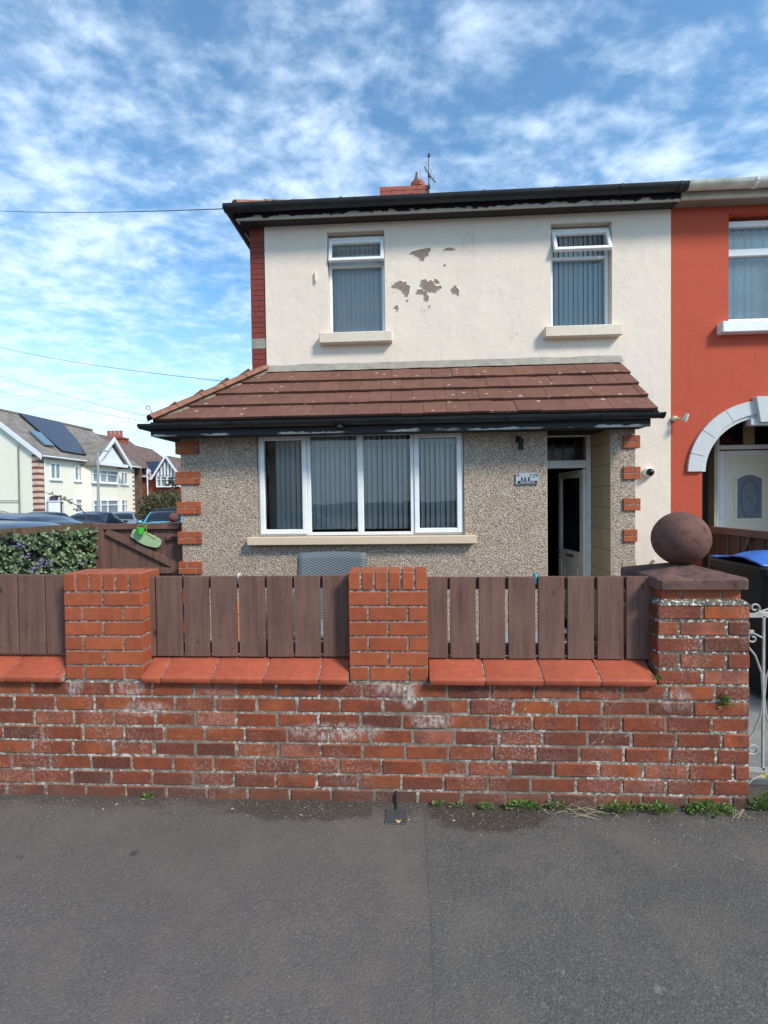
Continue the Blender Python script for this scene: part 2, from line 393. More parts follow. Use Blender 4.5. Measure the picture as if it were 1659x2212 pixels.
q.col((.80, .83, .81)); tl_ = q.n('ShaderNodeBsdfTranslucent'); tl_.inputs[0].default_value = (.5, .6, .62, 1); mx_ = q.n('ShaderNodeMixShader'); mx_.inputs[0].default_value = .3
q.m.node_tree.links.new(q.p.outputs[0], mx_.inputs[1]); q.m.node_tree.links.new(tl_.outputs[0], mx_.inputs[2]); q.m.node_tree.links.new(mx_.outputs[0], q.out.inputs[0]); BLIND = q.m
NET = simple('net_curtain', (.80, .82, .80), .9, 0, .1, 4)
BLACKP = simple('black_plastic', (.012, .012, .013), .55, spec=.3)
def glass_mat(name, tint=(.95, .96, .95), refl=.30):
    q = newmat(name, .02)
    t = q.m.node_tree
    tr = q.n('ShaderNodeBsdfTransparent'); tr.inputs[0].default_value = (*tint, 1)
    gl = q.n('ShaderNodeBsdfGlossy'); gl.inputs['Roughness'].default_value = .012; gl.inputs[0].default_value = (.95, .97, 1, 1)
    fr = q.n('ShaderNodeFresnel'); fr.inputs[0].default_value = 1.52
    f = q.math('ADD', q.math('MULTIPLY', fr.outputs[0], 1.15), refl * .05, True)
    bp = q.n('ShaderNodeBump'); bp.inputs['Strength'].default_value = .05; bp.inputs['Distance'].default_value = .03
    q.put(bp.inputs['Height'], q.noise(1.7, 2, .5, vec=q.pos)); t.links.new(bp.outputs[0], gl.inputs['Normal'])
    mx = q.n('ShaderNodeMixShader'); q.put(mx.inputs[0], f); t.links.new(tr.outputs[0], mx.inputs[1]); t.links.new(gl.outputs[0], mx.inputs[2])
    t.links.new(mx.outputs[0], q.out.inputs[0]); return q.m
GLASS = glass_mat('window_glass')
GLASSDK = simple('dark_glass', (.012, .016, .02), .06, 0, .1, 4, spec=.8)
FARGLASS = simple('far_window_glass', (.20, .25, .27), .12, 0, .3, 1.2, spec=.6)
# fence paint
def wood(name, base, dark, grain=1.0):
    q = newmat(name, .75, spec=.22)
    isl = q.island()
    offv = q.vmath('ADD', q.pos, q.comb(q.math('MULTIPLY', isl, 13.), 0., q.math('MULTIPLY', isl, 31.)))
    gr = q.noise(30, 6, .65, vec=q.rot(offv, (0, 0, 0), (1, 1, .07)), dist=.6)
    c = q.mix(q.mapr(gr, .38, .70, 0, .9 * grain), base, dark)
    c = q.mix(q.mapr(q.noise(5, 4, .6, vec=offv), .42, .72, 0, .35), c, tuple(v * 1.3 for v in base))
    kn = q.voro(5.5, vec=q.rot(offv, (0, 0, 0), (1, .2, .5)))
    c = q.mix(q.mapr(kn, .025, .075, .85, 0.), c, tuple(v * .35 for v in dark))
    q.col(c); q.bump(q.math('ADD', gr, q.math('MULTIPLY', q.mapr(kn, 0., .07, 0., 1.), .6)), .45, .004); return q.m
FENCE = wood('brown_painted_wood', (.178, .096, .074), (.092, .049, .038))
FENCE2 = wood('dark_brown_wood', (.10, .052, .042), (.055, .030, .024))
FENCE3 = wood('weathered_fence_wood', (.16, .105, .07), (.08, .05, .035))
# sandstone ball / cap
def stone(name, a, b, lich):
    q = newmat(name, .95, spec=.15)
    c = q.mix(q.mapr(q.noise(6, 5, .65, vec=q.pos), .35, .7), a, b)
    sp = q.sep(q.pos)
    c = q.mix(q.mapr(q.noise(24, 5, .7, vec=q.pos), .52, .72, 0, .7), c, tuple(v * .45 for v in b))
    c = q.mix(q.mapr(q.noise(38, 4, .7, vec=q.pos), .66, .69, 0, lich), c, (.38, .33, .28))
    q.col(c); q.bump(q.math('ADD', q.noise(22, 6, .7, vec=q.pos), q.math('MULTIPLY', q.mapr(q.voro(26, vec=wvf(q)), .0, .16), .5)), .55, .007); return q.m
def wvf(q): return q.vmath('ADD', q.pos, q.vmath('MULTIPLY', q.noise(16, 3, vec=q.pos, out=1), (.12, .12, .12)))
BALL = stone('red_sandstone_ball', (.165, .085, .068), (.115, .058, .048), .25)
CAPST = stone('weathered_capstone', (.175, .095, .078), (.085, .052, .046), .5)
# asphalt pavement
q = newmat('asphalt_pavement', .88, spec=.18)
vc = q.sep(q.voro(125, vec=q.pos, out='Color')); vd = q.voro(125, vec=q.pos)
base = q.ramp(vc[0], [(0, (.098, .090, .080)), (.3, (.125, .114, .102)), (.6, (.072, .067, .061)), (.8, (.150, .137, .122)), (.95, (.20, .185, .165))], 'CONSTANT')
base = q.mix(q.mapr(vd, .35, .7, 0, .5), base, (.080, .074, .067))
base = q.mix(.25, base, (.125, .115, .103))
base = q.mix(q.mapr(q.noise(1.1, 5, .6, vec=q.pos), .35, .7, 0, .55), base, (.084, .077, .069))
base = q.mix(q.mapr(q.noise(2.7, 5, .65, vec=q.vmath('ADD', q.pos, (4., 7., 0.))), .45, .75, 0, .6), base, (.165, .140, .120))
sp = q.sep(q.pos)
# slightly redder older strip on the left of a straight seam, darker newer one on the right
sn = q.math('ADD', sp[0], q.math('MULTIPLY', q.noise(6, 2, vec=q.pos), .02))
strip = q.mapr(sn, .045, .075, 1., 0.)
base = q.mix(q.math('MULTIPLY', strip, .22), base, (.17, .135, .120))
seam = q.mapr(q.math('ABSOLUTE', q.math('SUBTRACT', sn, .07)), .0, .007, .35, 0.)
base = q.mix(seam, base, (.06, .055, .05))
# soil and dirt gathered along the wall foot and in two tongues
wob = q.noise(3.2, 5, .65, vec=q.pos)
edge = q.math('ADD', 2.50, q.math('MULTIPLY', wob, .34))
soil = q.mapr(q.math('SUBTRACT', sp[1], edge), -.05, .05, 0., 1.)
def blob(cx, cy, rx, ry):
    dx = q.math('DIVIDE', q.math('SUBTRACT', sp[0], cx), rx); dy = q.math('DIVIDE', q.math('SUBTRACT', sp[1], cy), ry)
    return q.math('SUBTRACT', 1.25, q.math('ADD', q.math('SQRT', q.math('ADD', q.math('MULTIPLY', dx, dx), q.math('MULTIPLY', dy, dy))), q.math('MULTIPLY', q.noise(7, 4, .6, vec=q.pos), .8)))
b1 = q.mapr(blob(.42, 2.68, .44, .20), -.05, .12); b2 = q.mapr(blob(-.62, 2.70, .56, .16), -.05, .14); b3 = q.mapr(blob(1.0, 2.74, .50, .10), 0, .2)
soil = q.math('MAXIMUM', q.math('MULTIPLY', soil, .6), q.math('MAXIMUM', b1, q.math('MAXIMUM', q.math('MULTIPLY', b2, .85), b3)))
sc_ = q.mix(q.mapr(q.noise(60, 4, .7, vec=q.pos), .35, .7), (.040, .032, .027), (.105, .085, .068))
base = q.mix(q.math('MULTIPLY', soil, .95), base, sc_)
sw = q.mapr(q.noise(120, 3, .7, vec=q.pos), .70, .735)
base = q.mix(q.math('MULTIPLY', sw, q.math('ADD', .25, q.math('MULTIPLY', soil, .5))), base, (.42, .39, .35))
# few dark gum marks
gum = q.mapr(q.voro(2.3, vec=wvf(q)), .040, .085, .7, 0.)
base = q.mix(gum, base, (.045, .043, .040))
gum2 = q.math('MULTIPLY', q.mapr(q.voro(6.5, vec=wvf(q)), .05, .09, .5, 0.), q.mapr(q.noise(1.9, 2, vec=q.pos), .5, .56))
base = q.mix(gum2, base, (.26, .24, .215))
hc = q.math('MULTIPLY', q.mapr(q.voro(.9, vec=q.vmath('ADD', q.pos, q.vmath('MULTIPLY', q.noise(4, 5, .7, vec=q.pos, out=1), (.35, .35, 0.))), feat='DISTANCE_TO_EDGE'), 0., .006, .35, 0.), q.mapr(q.noise(1.2, 2, vec=q.vmath('ADD', q.pos, (9., 2., 0.))), .56, .64))
base = q.mix(hc, base, (.04, .037, .034))
q.col(base)
q.bump(q.math('ADD', q.math('SUBTRACT', 1., vd), q.math('MULTIPLY', q.noise(9, 4, vec=q.pos), 1.2)), .5, .004); ASPHALT = q.m
ROAD = simple('road_asphalt', (.07, .068, .066), .9, 0, .2, 3, bmp=.3)
CONCRETE = simple('concrete_ground', (.24, .23, .21), .9, 0, .25, 4, bmp=.3)
KERB = simple('kerb_stone', (.3, .29, .27), .9)
METALW = simple('white_painted_iron', (.40, .39, .36), .5, 0, .2, 30)
def leafmat(name, a, b, c3, rough=.55):
    q = newmat(name, rough)
    c = q.ramp(q.island(), [(0, a), (.5, b), (1, c3)])
    q.col(c); t = q.m.node_tree
    tl = q.n('ShaderNodeBsdfTranslucent'); q.put(tl.inputs[0], c)
    mx = q.n('ShaderNodeMixShader'); mx.inputs[0].default_value = .25; t.links.new(q.p.outputs[0], mx.inputs[1]); t.links.new(tl.outputs[0], mx.inputs[2]); t.links.new(mx.outputs[0], q.out.inputs[0])
    return q.m
LEAFH = leafmat('artificial_leaf', (.055, .11, .045), (.17, .26, .12), (.36, .44, .26))
LEAFD = leafmat('dark_leaf', (.012, .022, .012), (.03, .045, .022), (.05, .07, .035))
LEAFW = leafmat('weed_leaf', (.06, .12, .02), (.11, .20, .035), (.20, .28, .07))
LEAFS = leafmat('shrub_leaf', (.06, .068, .022), (.11, .11, .045), (.17, .15, .07))
PURPLE = leafmat('purple_flower', (.16, .11, .28), (.30, .24, .44), (.44, .40, .56))
BARK = simple('bark', (.10, .07, .05), .9)
print('materials ok')

# ------------------------------------------------------------------ ground
structure('ground', MB().quad((-400, -400, -.12), (400, -400, -.12), (400, 900, -.12), (-400, 900, -.12)), ROAD, recalc=False)
structure('pavement', MB().box(-3.9, -1.4, -.3, 60, 2.99, 0), ASPHALT)
structure('side_pavement', MB().box(-5.3, -1.4, -.3, -3.904, 60, -.01), CONCRETE)
structure('kerb', MB().box(-5.45, -1.54, -.3, 60, -1.404, -.004).box(-5.45, -1.404, -.3, -5.304, 60, -.006), KERB)
structure('garden_ground', MB().box(-3.9, 2.994, -.3, 3.42, 5.29, .03), CONCRETE)
structure('neighbour_path', MB().box(3.424, 2.994, -.3, 12, 5.89, .02), CONCRETE)

# ------------------------------------------------------------------ the semi-detached house
HL = 'two storey house with cream painted upper wall, pebbledashed ground floor and brown tiled lean-to roof'
house = thing('house', (0.5, 5.9, 0), HL, 'house')
part('wall', MB().wall('y', 5.9, .25, -1.72, 3.03, 0, 5.13, [(-.96, -.275, 3.70, 4.925), (1.67, 2.366, 3.705, 4.912), (-1.6, 1.0, .15, 2.40), (1.27, 2.12, .12, 2.50)]),
     CREAM, house, label='cream painted upper front wall')
# side, back and party walls, floors (close the shell)
sh = MB().box(-1.9, 6.16, 0, -1.70, 13, 5.05).box(-1.9, 12.8, 0, 3.03, 13, 5.05).box(2.95, 6.16, 0, 3.03, 12.79, 5.05).box(-1.69, 6.16, 2.75, 2.94, 12.79, 2.95).box(-1.69, 6.16, .02, 2.94, 12.79, .12).box(-1.69, 6.16, 4.98, 2.94, 12.79, 5.04)
part('side_wall', sh, UPBRICK, house)
# interior partition shades the rooms
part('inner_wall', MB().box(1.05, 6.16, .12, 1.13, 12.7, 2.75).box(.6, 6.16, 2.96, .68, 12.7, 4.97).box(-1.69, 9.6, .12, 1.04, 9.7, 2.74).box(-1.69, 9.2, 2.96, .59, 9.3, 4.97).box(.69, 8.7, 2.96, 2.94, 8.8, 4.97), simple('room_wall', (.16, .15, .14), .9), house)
# brick corner strip
bk = MB(); z = 3.0; k = 0
while z < 5.02:
    if 3.575 < z < 3.70: z += .064; k += 1; continue
    if k % 2: bk.box(-1.905, 5.915, z, -1.722, 6.15, z + .060, j=.0008, ch=.002)
    else:
        bk.box(-1.905, 5.915, z, -1.815, 6.15, z + .060, j=.0008, ch=.002); bk.box(-1.811, 5.915, z, -1.722, 6.15, z + .060, j=.0008, ch=.002)
    z += .064; k += 1
cb = part('corner_brickwork', bk, UPBRICK, house, label='dark red brick corner strip')
part('pointing', MB().box(-1.90, 5.919, 0, -1.7205, 6.14, 5.13), UPMORTAR, cb)
part('stone_band', MB().box(-1.907, 5.912, 3.575, -1.722, 6.145, 3.70, ch=.003), FILLET, cb)
# peeled paint patches
def peel(cx, cz, pts, Y=5.8975):
    return [(cx + a, Y, cz + b) for a, b in pts]
pp = MB()
def blobpoly(cx, cz, rx, rz, seed, n=46, drip=0):
    rr = random.Random(seed); ph = [rr.random() * 6.28 for _ in range(9)]
    pts = []
    for i in range(n):
        a = 2 * math.pi * i / n
        r_ = 1 + .18 * math.sin(2 * a + ph[0]) + .16 * math.sin(3 * a + ph[1]) + .13 * math.sin(5 * a + ph[2]) + .09 * math.sin(8 * a + ph[3]) + .07 * math.sin(13 * a + ph[4]) + rr.uniform(-.07, .07)
        pts.append((cx + rx * r_ * math.cos(a), 5.8975, cz + rz * r_ * math.sin(a)))
    return pts
for args in [(.165, 4.640, .095, .050, 1), (.178, 4.590, .038, .035, 2), (.492, 4.668, .048, .017, 3), (.435, 4.482, .013, .014, 4), (-.08, 4.262, .088, .052, 12), (-.02, 4.205, .048, .050, 6),
             (.225, 4.262, .070, .065, 7), (.285, 4.215, .088, .042, 8), (.215, 4.12, .026, .052, 9), (.338, 4.297, .028, .022, 10), (.558, 4.187, .040, .048, 11), (-.012, 4.085, .012, .012, 5),
             (-.137, 4.012, .020, .024, 13), (-.132, 3.968, .012, .006, 14), (.25, 4.006, .009, .014, 15), (.15, 4.182, .045, .03, 16)]:
    pp.v, pp.f = pp.v, pp.f
    pts = blobpoly(*args); i = len(pp.v); y_ = 5.8975 - args[4] * .0001
    pp.v += [(p[0], y_, p[2]) for p in pts]; pp.f.append(tuple(range(i, i + len(pts))))
rim = MB()
for f_ in list(pp.f):
    P_ = [pp.v[i] for i in f_]; n_ = len(P_); cx_ = sum(p[0] for p in P_) / n_; cz_ = sum(p[2] for p in P_) / n_
    if max(p[0] for p in P_) - min(p[0] for p in P_) < .05: continue
    A_ = []; B_ = []; C_ = []
    for k, p in enumerate(P_):
        d_ = Vector((p[0] - cx_, 0, p[2] - cz_)); d_.normalize(); w_ = .004 + .005 * abs(mnoise.noise(Vector((p[0] * 60, p[2] * 60, 2)))); lift = .0035 + .004 * abs(mnoise.noise(Vector((p[0] * 35, p[2] * 35, 8))))
        A_.append((p[0], 5.8965, p[2])); B_.append((p[0] + d_.x * .001, 5.8975 - lift, p[2] + d_.z * .001)); C_.append((p[0] + d_.x * w_ * 2, 5.8995, p[2] + d_.z * w_ * 2))
    def inside(p, Q):
        c_ = False
        for a_ in range(len(Q)):
            u, v_ = Q[a_], Q[a_ - 1]
            if (u[2] > p[2]) != (v_[2] > p[2]) and p[0] < (v_[0] - u[0]) * (p[2] - u[2]) / (v_[2] - u[2]) + u[0]: c_ = not c_
        return c_
    others = [[pp.v[i2] for i2 in g_] for g_ in pp.f if g_ != f_]
    i = len(rim.v); rim.v += A_ + B_ + C_
    for k in range(n_):
        m_ = (k + 1) % n_
        if any(inside(C_[k], Q) or inside(C_[m_], Q) or inside(A_[k], Q) for Q in others): continue
        rim.f.append((i + k, i + m_, i + n_ + m_, i + n_ + k)); rim.f.append((i + n_ + k, i + n_ + m_, i + 2 * n_ + m_, i + 2 * n_ + k))
part('paint_edge', rim, CREAM, house, recalc=False)
part('peeled_paint', pp, PEEL, house, recalc=False, label='patches where the cream paint has flaked off')
# small render stubs, vent and hole
part('render_stub', MB().box(-1.115, 5.87, 4.345, -1.092, 5.90, 4.46, ch=.004).tube([(-1.104, 5.885, 4.345), (-1.103, 5.88, 4.325)], .007), CREAM, house)
part('overflow_pipe', MB().tube([(2.84, 5.90, .975), (2.84, 5.84, .972)], .017, 10), UPVC, house)

# ---- pebbledashed ground floor front
part('bay_wall', MB().wall('y', 5.3, .25, -2.53, 2.36, 0, 2.44, [(-1.68, .575, 1.335, 2.44), (1.44, 2.12, .05, 2.44)])
     .wall('x', -2.53, .25, 5.551, 9.0, 0, 2.44).box(2.121, 5.551, 0, 2.36, 5.899, 2.44), PEBBLE, house, label='pebbledashed ground floor front wall')
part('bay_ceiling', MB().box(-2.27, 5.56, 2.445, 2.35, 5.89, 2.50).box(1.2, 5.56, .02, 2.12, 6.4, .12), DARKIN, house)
part('plinth', MB().box(-2.545, 5.27, .02, 1.44, 5.299, .19, ch=.006).box(2.125, 5.27, .02, 2.37, 5.299, .19, ch=.006), simple('brown_plinth', (.19, .13, .10), .9, bmp=.3), house)
# quoins
def quoins(rows, x0s, x1s, flip):
    for (zt, zb), x0, x1 in zip(rows, x0s, x1s):
        b = MB(); zm = (zt + zb) / 2; y0, y1 = 5.278, 5.42
        b.box(x0, y0, zm + .004, (x0 + x1) / 2 + (.02 if flip else -.035) - .003, y1, zt, ch=.003).box((x0 + x1) / 2 + (.02 if flip else -.035) + .003, y0, zm + .004, x1, y1, zt, ch=.003)
        if x1 - x0 > .2: b.box(x0, y0, zb, x0 + (x1 - x0) * .76, y1, zm - .004, ch=.003).box(x0 + (x1 - x0) * .76 + .006, y0, zb, x1, y1, zm - .004, ch=.003)
        else: b.box(x0, y0, zb, x1, y1, zm - .004, ch=.003)
        qo = part('quoin', b, NEWBRICK, house)
        part('pointing', MB().box(x0 + .003, y0 + .004, zb + .003, x1 - .003, y1 - .003, zt - .003), OLDMORTAR, qo)
quoins([(2.391, 2.254), (2.058, 1.923), (1.731, 1.592), (1.398, 1.262), (1.067, .93), (.74, .60), (.41, .27)], [-2.579, -2.58, -2.579, -2.575, -2.572, -2.57, -2.57], [-2.32, -2.313, -2.31, -2.308, -2.309, -2.31, -2.31], False)
quoins([(2.362, 2.230), (2.034, 1.902), (1.703, 1.574), (1.374, 1.247)], [2.231, 2.230, 2.233, 2.233], [2.403, 2.406, 2.406, 2.374], True)
part('bare_blockwork', MB().box(2.225, 5.292, .88, 2.364, 5.31, 1.035, ch=.002).box(2.225, 5.292, .70, 2.364, 5.31, .875, ch=.002), simple('buff_block', (.36, .29, .20), .95, bmp=.5), house)
part('reveal_blocks', MB().box(2.108, 5.302, .12, 2.120, 5.84, 2.44), BEIGEBLOCK, house, label='beige block lining of the door recess')
part('left_reveal', MB().box(1.440, 5.302, .12, 1.452, 5.55, 2.44), BEIGEBLOCK, house)
part('doorstep', MB().box(1.2, 5.15, .03, 2.12, 5.84, .115, ch=.01), CONCRETE, house)

# ---- lean-to roof: rows of overlapping tiles
Y0, Z0, Y1, Z1 = 5.02, 2.577, 5.90, 3.30
SL = math.hypot(Y1 - Y0, Z1 - Z0); ey = (Y1 - Y0) / SL; ez = (Z1 - Z0) / SL
def SP(x, s_, n_): return (x, Y0 + ey * s_ - ez * n_, Z0 + ez * s_ + ey * n_)
def hipx(s_): return -2.69 + .93 * s_ / SL
def clip(poly, inside, inter):
    out = []
    for i in range(len(poly)):
        a, b = poly[i - 1], poly[i]
        if inside(b):
            if not inside(a): out.append(inter(a, b))
            out.append(b)
        elif inside(a): out.append(inter(a, b))
    return out
roof = MB(); g = .268
for r_ in range(4):
    s0, s1 = r_ * g - .012, (r_ + 1) * g + .045
    x = -2.9 + (r_ % 2) * .117 + rnd.uniform(-.01, .01)
    while x < 2.46:
        xa, xb = x + .0016, min(x + .234, 2.445 + r_ * .003) - .0016
        x += .234
        if xb - xa < .03: continue
        poly = [(xa, s0), (xb, s0), (xb, s1), (xa, s1)]
        f = lambda p: p[0] - hipx(p[1]) - .05
        def inter(a, b):
            fa, fb = f(a), f(b); t = fa / (fa - fb); return (a[0] + (b[0] - a[0]) * t, a[1] + (b[1] - a[1]) * t)
        poly = clip(poly, lambda p: f(p) >= 0, inter)
        if len(poly) < 3: continue
        jt = rnd.uniform(-.003, .004); js = rnd.uniform(-.004, .004)
        nb = lambda s_: .034 + jt - .034 * (s_ - s0) / (s1 - s0)
        i = len(roof.v); n = len(poly)
        roof.v += [SP(p[0], p[1] + js, nb(p[1])) for p in poly] + [SP(p[0], p[1] + js, nb(p[1]) - .026) for p in poly]
        roof.f.append(tuple(range(i, i + n))); roof.f.append(tuple(range(i + 2 * n - 1, i + n - 1, -1)))
        for k in range(n): roof.f.append((i + k, i + (k + 1) % n, i + n + (k + 1) % n, i + n + k))
lr = part('lean_to_roof', roof, TILE, house, label='brown tiled lean-to roof with pale lichen spots')
part('roof_deck', MB().prism([SP(-2.66, .0, -.008), SP(2.44, .0, -.008), SP(2.44, SL, -.008), SP(-1.77, SL, -.008)], (0, 0, -.03))
     .prism([(-2.70, 5.05, 2.6), (-1.9, 5.92, 3.30), (-1.9, 9, 3.30), (-2.70, 9, 2.6)], (0, 0, -.04)), simple('underfelt', (.04, .03, .028), .9), lr)
sd = MB()
for r_ in range(4):
    for k in range(17):
        a, b = r_ * .25, min(r_ * .25 + .28, 1.0)
        yy = 5.12 + a * .86 + k * .234
        if yy > 9: break
        P3 = lambda yv, t, n_: (-2.72 + .82 * t - n_ * .65, yv, 2.60 + .70 * t + n_ * .76)
        sd.prism([P3(yy, a, .034), P3(yy + .231, a, .034), P3(yy + .231, b, .004), P3(yy, b, .004)], (.01, 0, -.022))
part('side_slope', sd, TILE, lr)
# hip: bedding strip + overlapping hip tiles
hp = MB(); A = Vector((-2.70, 5.01, 2.608)); B = Vector((-1.745, 5.895, 3.335)); nseg = 5
dirv = (B - A).normalized(); sidev = dirv.cross(Vector((0, 0, 1))).normalized(); upv = sidev.cross(dirv).normalized()
for k in range(nseg):
    a = A + (B - A) * (k / nseg) - dirv * .012; b = A + (B - A) * ((k + 1) / nseg) + dirv * .008
    lo = []; hi = []
    for end, rr in ((a, .110), (b, .098)):
        for q_ in range(9):
            an = math.pi * (.02 + .96 * q_ / 8)
            lo.append(tuple(end + sidev * math.cos(an) * rr + upv * (math.sin(an) * rr * .55 + .012 - .03)))
            hi.append(tuple(end + sidev * math.cos(an) * (rr - .016) + upv * (math.sin(an) * (rr - .016) * .55 - .022)))
    i = len(hp.v); hp.v += lo + hi
    for q_ in range(8):
        hp.f.append((i + q_, i + q_ + 1, i + 9 + q_ + 1, i + 9 + q_)); hp.f.append((i + 18 + q_, i + 27 + q_, i + 27 + q_ + 1, i + 18 + q_ + 1))
        hp.f.append((i + q_, i + 18 + q_, i + 18 + q_ + 1, i + q_ + 1)); hp.f.append((i + 9 + q_, i + 9 + q_ + 1, i + 27 + q_ + 1, i + 27 + q_))
part('hip_tiles', hp, TILEEDGE, lr)
bd = MB()
def bedf(u, v):
    s_ = u * SL * .985; wv_ = .105 + .025 * mnoise.noise(Vector((u * 14, 3.1, v * 2)))
    x = hipx(s_) - .02 + v * (wv_ + .03)
    n_ = .05 + .012 * mnoise.noise(Vector((u * 30, v * 5, 0))) - .04 * v * v
    return SP(x, s_, n_)
bd.grid(bedf, 70, 5); part('hip_bedding', bd, BEDDING, lr)
# cement fillet and right verge
fl = MB(); N_ = 60
def flf(u, v):
    x = -1.73 + u * 4.20; lowz = 3.272 + .006 * mnoise.noise(Vector((x * 4, 0, 0))); topz = 3.368 + .012 * mnoise.noise(Vector((x * 3, 7, 0)))
    return (x, 5.835 + .062 * v, lowz + (topz - lowz) * v)
fl.grid(flf, N_, 2); part('cement_fillet', fl, FILLET, lr)
part('verge', MB().prism([SP(2.452, -.01, -.01), SP(2.452, SL, -.01), SP(2.452, SL, -.06), SP(2.452, -.01, -.06)], (.012, 0, 0)), UPMORTAR, lr)
# gutters, fascia, soffit (lower)
def gut_prof(r, ax):
    pr = []
    for k in range(9):
        an = math.pi * k / 8
        pr.append((-r * math.cos(an), -r * math.sin(an)))
    pr += [(r * .86, 0), (r * .86, -.01)] + [(r * .86 * math.cos(math.pi * k / 8), -r * .86 * math.sin(math.pi * k / 8) - .0) for k in range(1, 8)] + [(-r * .86, 0)]
    return [(0, a, b) if ax == 'x' else (a, 0, b) for a, b in pr]
lg = MB().sweep(gut_prof(.052, 'x'), (-2.80, 4.975, 2.537), (2.48, 4.975, 2.537)).sweep(gut_prof(.052, 'y'), (-2.785, 4.98, 2.537), (-2.785, 9.0, 2.537))
gl_ = part('gutter', lg, GUTTER, house, smooth='auto', label='black gutter of the lean-to roof')
for x in (-2.46, -1.62, .1, .96, 1.86): part('gutter_union', MB().sweep(gut_prof(.057, 'x'), (x, 4.975, 2.537), (x + .018, 4.975, 2.537)), BLACKP, gl_)
br = MB()
br.sweep(gut_prof(.060, 'x'), (-.76, 4.975, 2.538), (-.66, 4.975, 2.538)).lathe([(.0, 2.50), (.035, 2.50), (.04, 2.46), (.0, 2.46)], -.71, 4.975, 12)
part('gutter_outlet', br, BLACKP, gl_)
part('stop_end', MB().sweep(gut_prof(.058, 'x'), (2.465, 4.975, 2.540), (2.485, 4.975, 2.540)), BLACKP, gl_)
part('fascia', MB().box(-2.72, 5.035, 2.418, 2.39, 5.06, 2.565).box(-2.72, 5.061, 2.418, -2.695, 9, 2.565), fascia_mat('peeling_black_fascia_lower', 2.418, .022, .44), house, label='black fascia board with peeling white edge, lower')
part('soffit', MB().box(-2.694, 5.061, 2.425, 2.39, 5.299, 2.437).box(-2.694, 5.30, 2.425, -2.535, 9, 2.437).prism([(2.39, 5.061, 2.437), (2.39, 5.9, 2.437), (2.39, 5.9, 3.25), (2.39, 5.061, 2.6)], (.014, 0, 0)), SOFFIT, house)
# curled iron hook on the lean-to corner
hk = [(-2.66, 4.98, 2.62), (-2.672, 4.98, 2.665), (-2.69, 4.98, 2.70)]
for k in range(10):
    an = R(30) + k * R(32); rr = .026 - k * .0016; hk.append((-2.712 + rr * math.cos(an), 4.98, 2.706 + rr * math.sin(an)))
part('iron_hook', MB().tube(hk, .004, 6), simple('old_iron', (.12, .11, .10), .6, .5), house)

# ---- main roof
EZ_, EY_, EX_ = 5.135, 5.68, -2.05
rt_ = math.tan(R(29.5)); RY = 10.0; RZ = EZ_ + (RY - EY_) * rt_; HX = EX_ + (RY - EY_)
mr = MB()
mr.prism([(EX_, EY_, EZ_), (3.03, EY_, EZ_), (3.03, RY, RZ), (HX, RY, RZ)], (0, 0, -.05)).prism([(EX_, EY_, EZ_), (HX, RY, RZ), (EX_, 2 * RY - EY_, EZ_)], (0, 0, -.05)).prism([(HX, RY, RZ), (3.03, RY, RZ), (3.03, 2 * RY - EY_, EZ_), (EX_, 2 * RY - EY_, EZ_)], (0, 0, -.05))
mrf = part('roof', mr, MAINROOF, house, label='main hipped tiled roof')
ht = MB(); A = Vector((EX_ + .05, EY_ + .03, EZ_ + .015)); D_ = Vector((1, 1, rt_)).normalized()
for k in range(10):
    a = A + D_ * (k * .42); ht.tube([a, a + D_ * .44], [.085, .075], 10)
part('hip_tiles', ht, TILEEDGE, mrf)
gt = MB().sweep(gut_prof(.068, 'x'), (-2.10, 5.63, 5.122), (3.062, 5.63, 5.130)).sweep(gut_prof(.068, 'y'), (-2.055, 5.61, 5.122), (-2.055, 13.2, 5.122))
g2 = part('gutter', gt, MOSSGUT, house, smooth='auto', label='mossy black gutter under the main roof')
for x in (-1.52, -.76, .04, .84, 1.62, 2.33, 2.96): part('gutter_union', MB().sweep(gut_prof(.075, 'x'), (x, 5.63, 5.129), (x + .03, 5.63, 5.129)), MOSSGUT, g2)
part('fascia', MB().box(-2.0, 5.72, 5.012, 3.04, 5.745, 5.12).box(-2.0, 5.746, 5.012, -1.975, 13, 5.12), fascia_mat('peeling_black_fascia_upper', 5.012, .036, .30), house, label='black fascia board with peeling white edge, upper')
part('soffit', MB().box(-1.974, 5.746, 5.020, 3.04, 5.899, 5.032).box(-1.974, 5.90, 5.020, -1.91, 13, 5.032), SOFFIT, house)
# chimney
ch = MB()
for k in range(14):
    z = 7.0 + k * .0935
    o_ = .03 if k >= 12 else 0
    n_ = 4; wd = (.98 + 2 * o_) / n_
    for i_ in range(n_):
        ch.box(-.545 - o_ + i_ * wd + .003, 10.5 - o_, z, -.545 - o_ + (i_ + 1) * wd - .003, 11.1, z + .087, ch=.003)
cm_ = part('chimney', ch, newbrick('chimney_brick', (.36, .105, .075), (.42, .13, .09)), house, label='red brick chimney')
part('chimney_core', MB().box(-.54, 10.505, 6.2, .43, 11.09, 8.29), UPMORTAR, cm_)
pot = MB().lathe([(.14, 8.25), (.135, 8.42), (.155, 8.44), (.155, 8.53), (.13, 8.56), (.125, 8.50)], .235, 10.8, 20)
part('chimney_pot', pot, simple('clay_pot', (.34, .10, .07), .85), cm_, smooth='auto')
part('cowl', MB().lathe([(.115, 8.54), (.045, 8.74), (.045, 8.77), (.0, 8.78)], .235, 10.8, 16), simple('lead_cowl', (.2, .2, .21), .5, .6), cm_, smooth='auto')
ae = MB().tube([(.46, 10.45, 8.0), (.46, 10.45, 8.93)], .014, 6).tube([(.37, 10.45, 8.66), (.46, 10.40, 8.46), (.60, 10.35, 8.26)], .012, 6)
for z in (8.87, 8.45, 8.22): ae.box(.44, 10.42, z, .49, 10.48, z + .05)
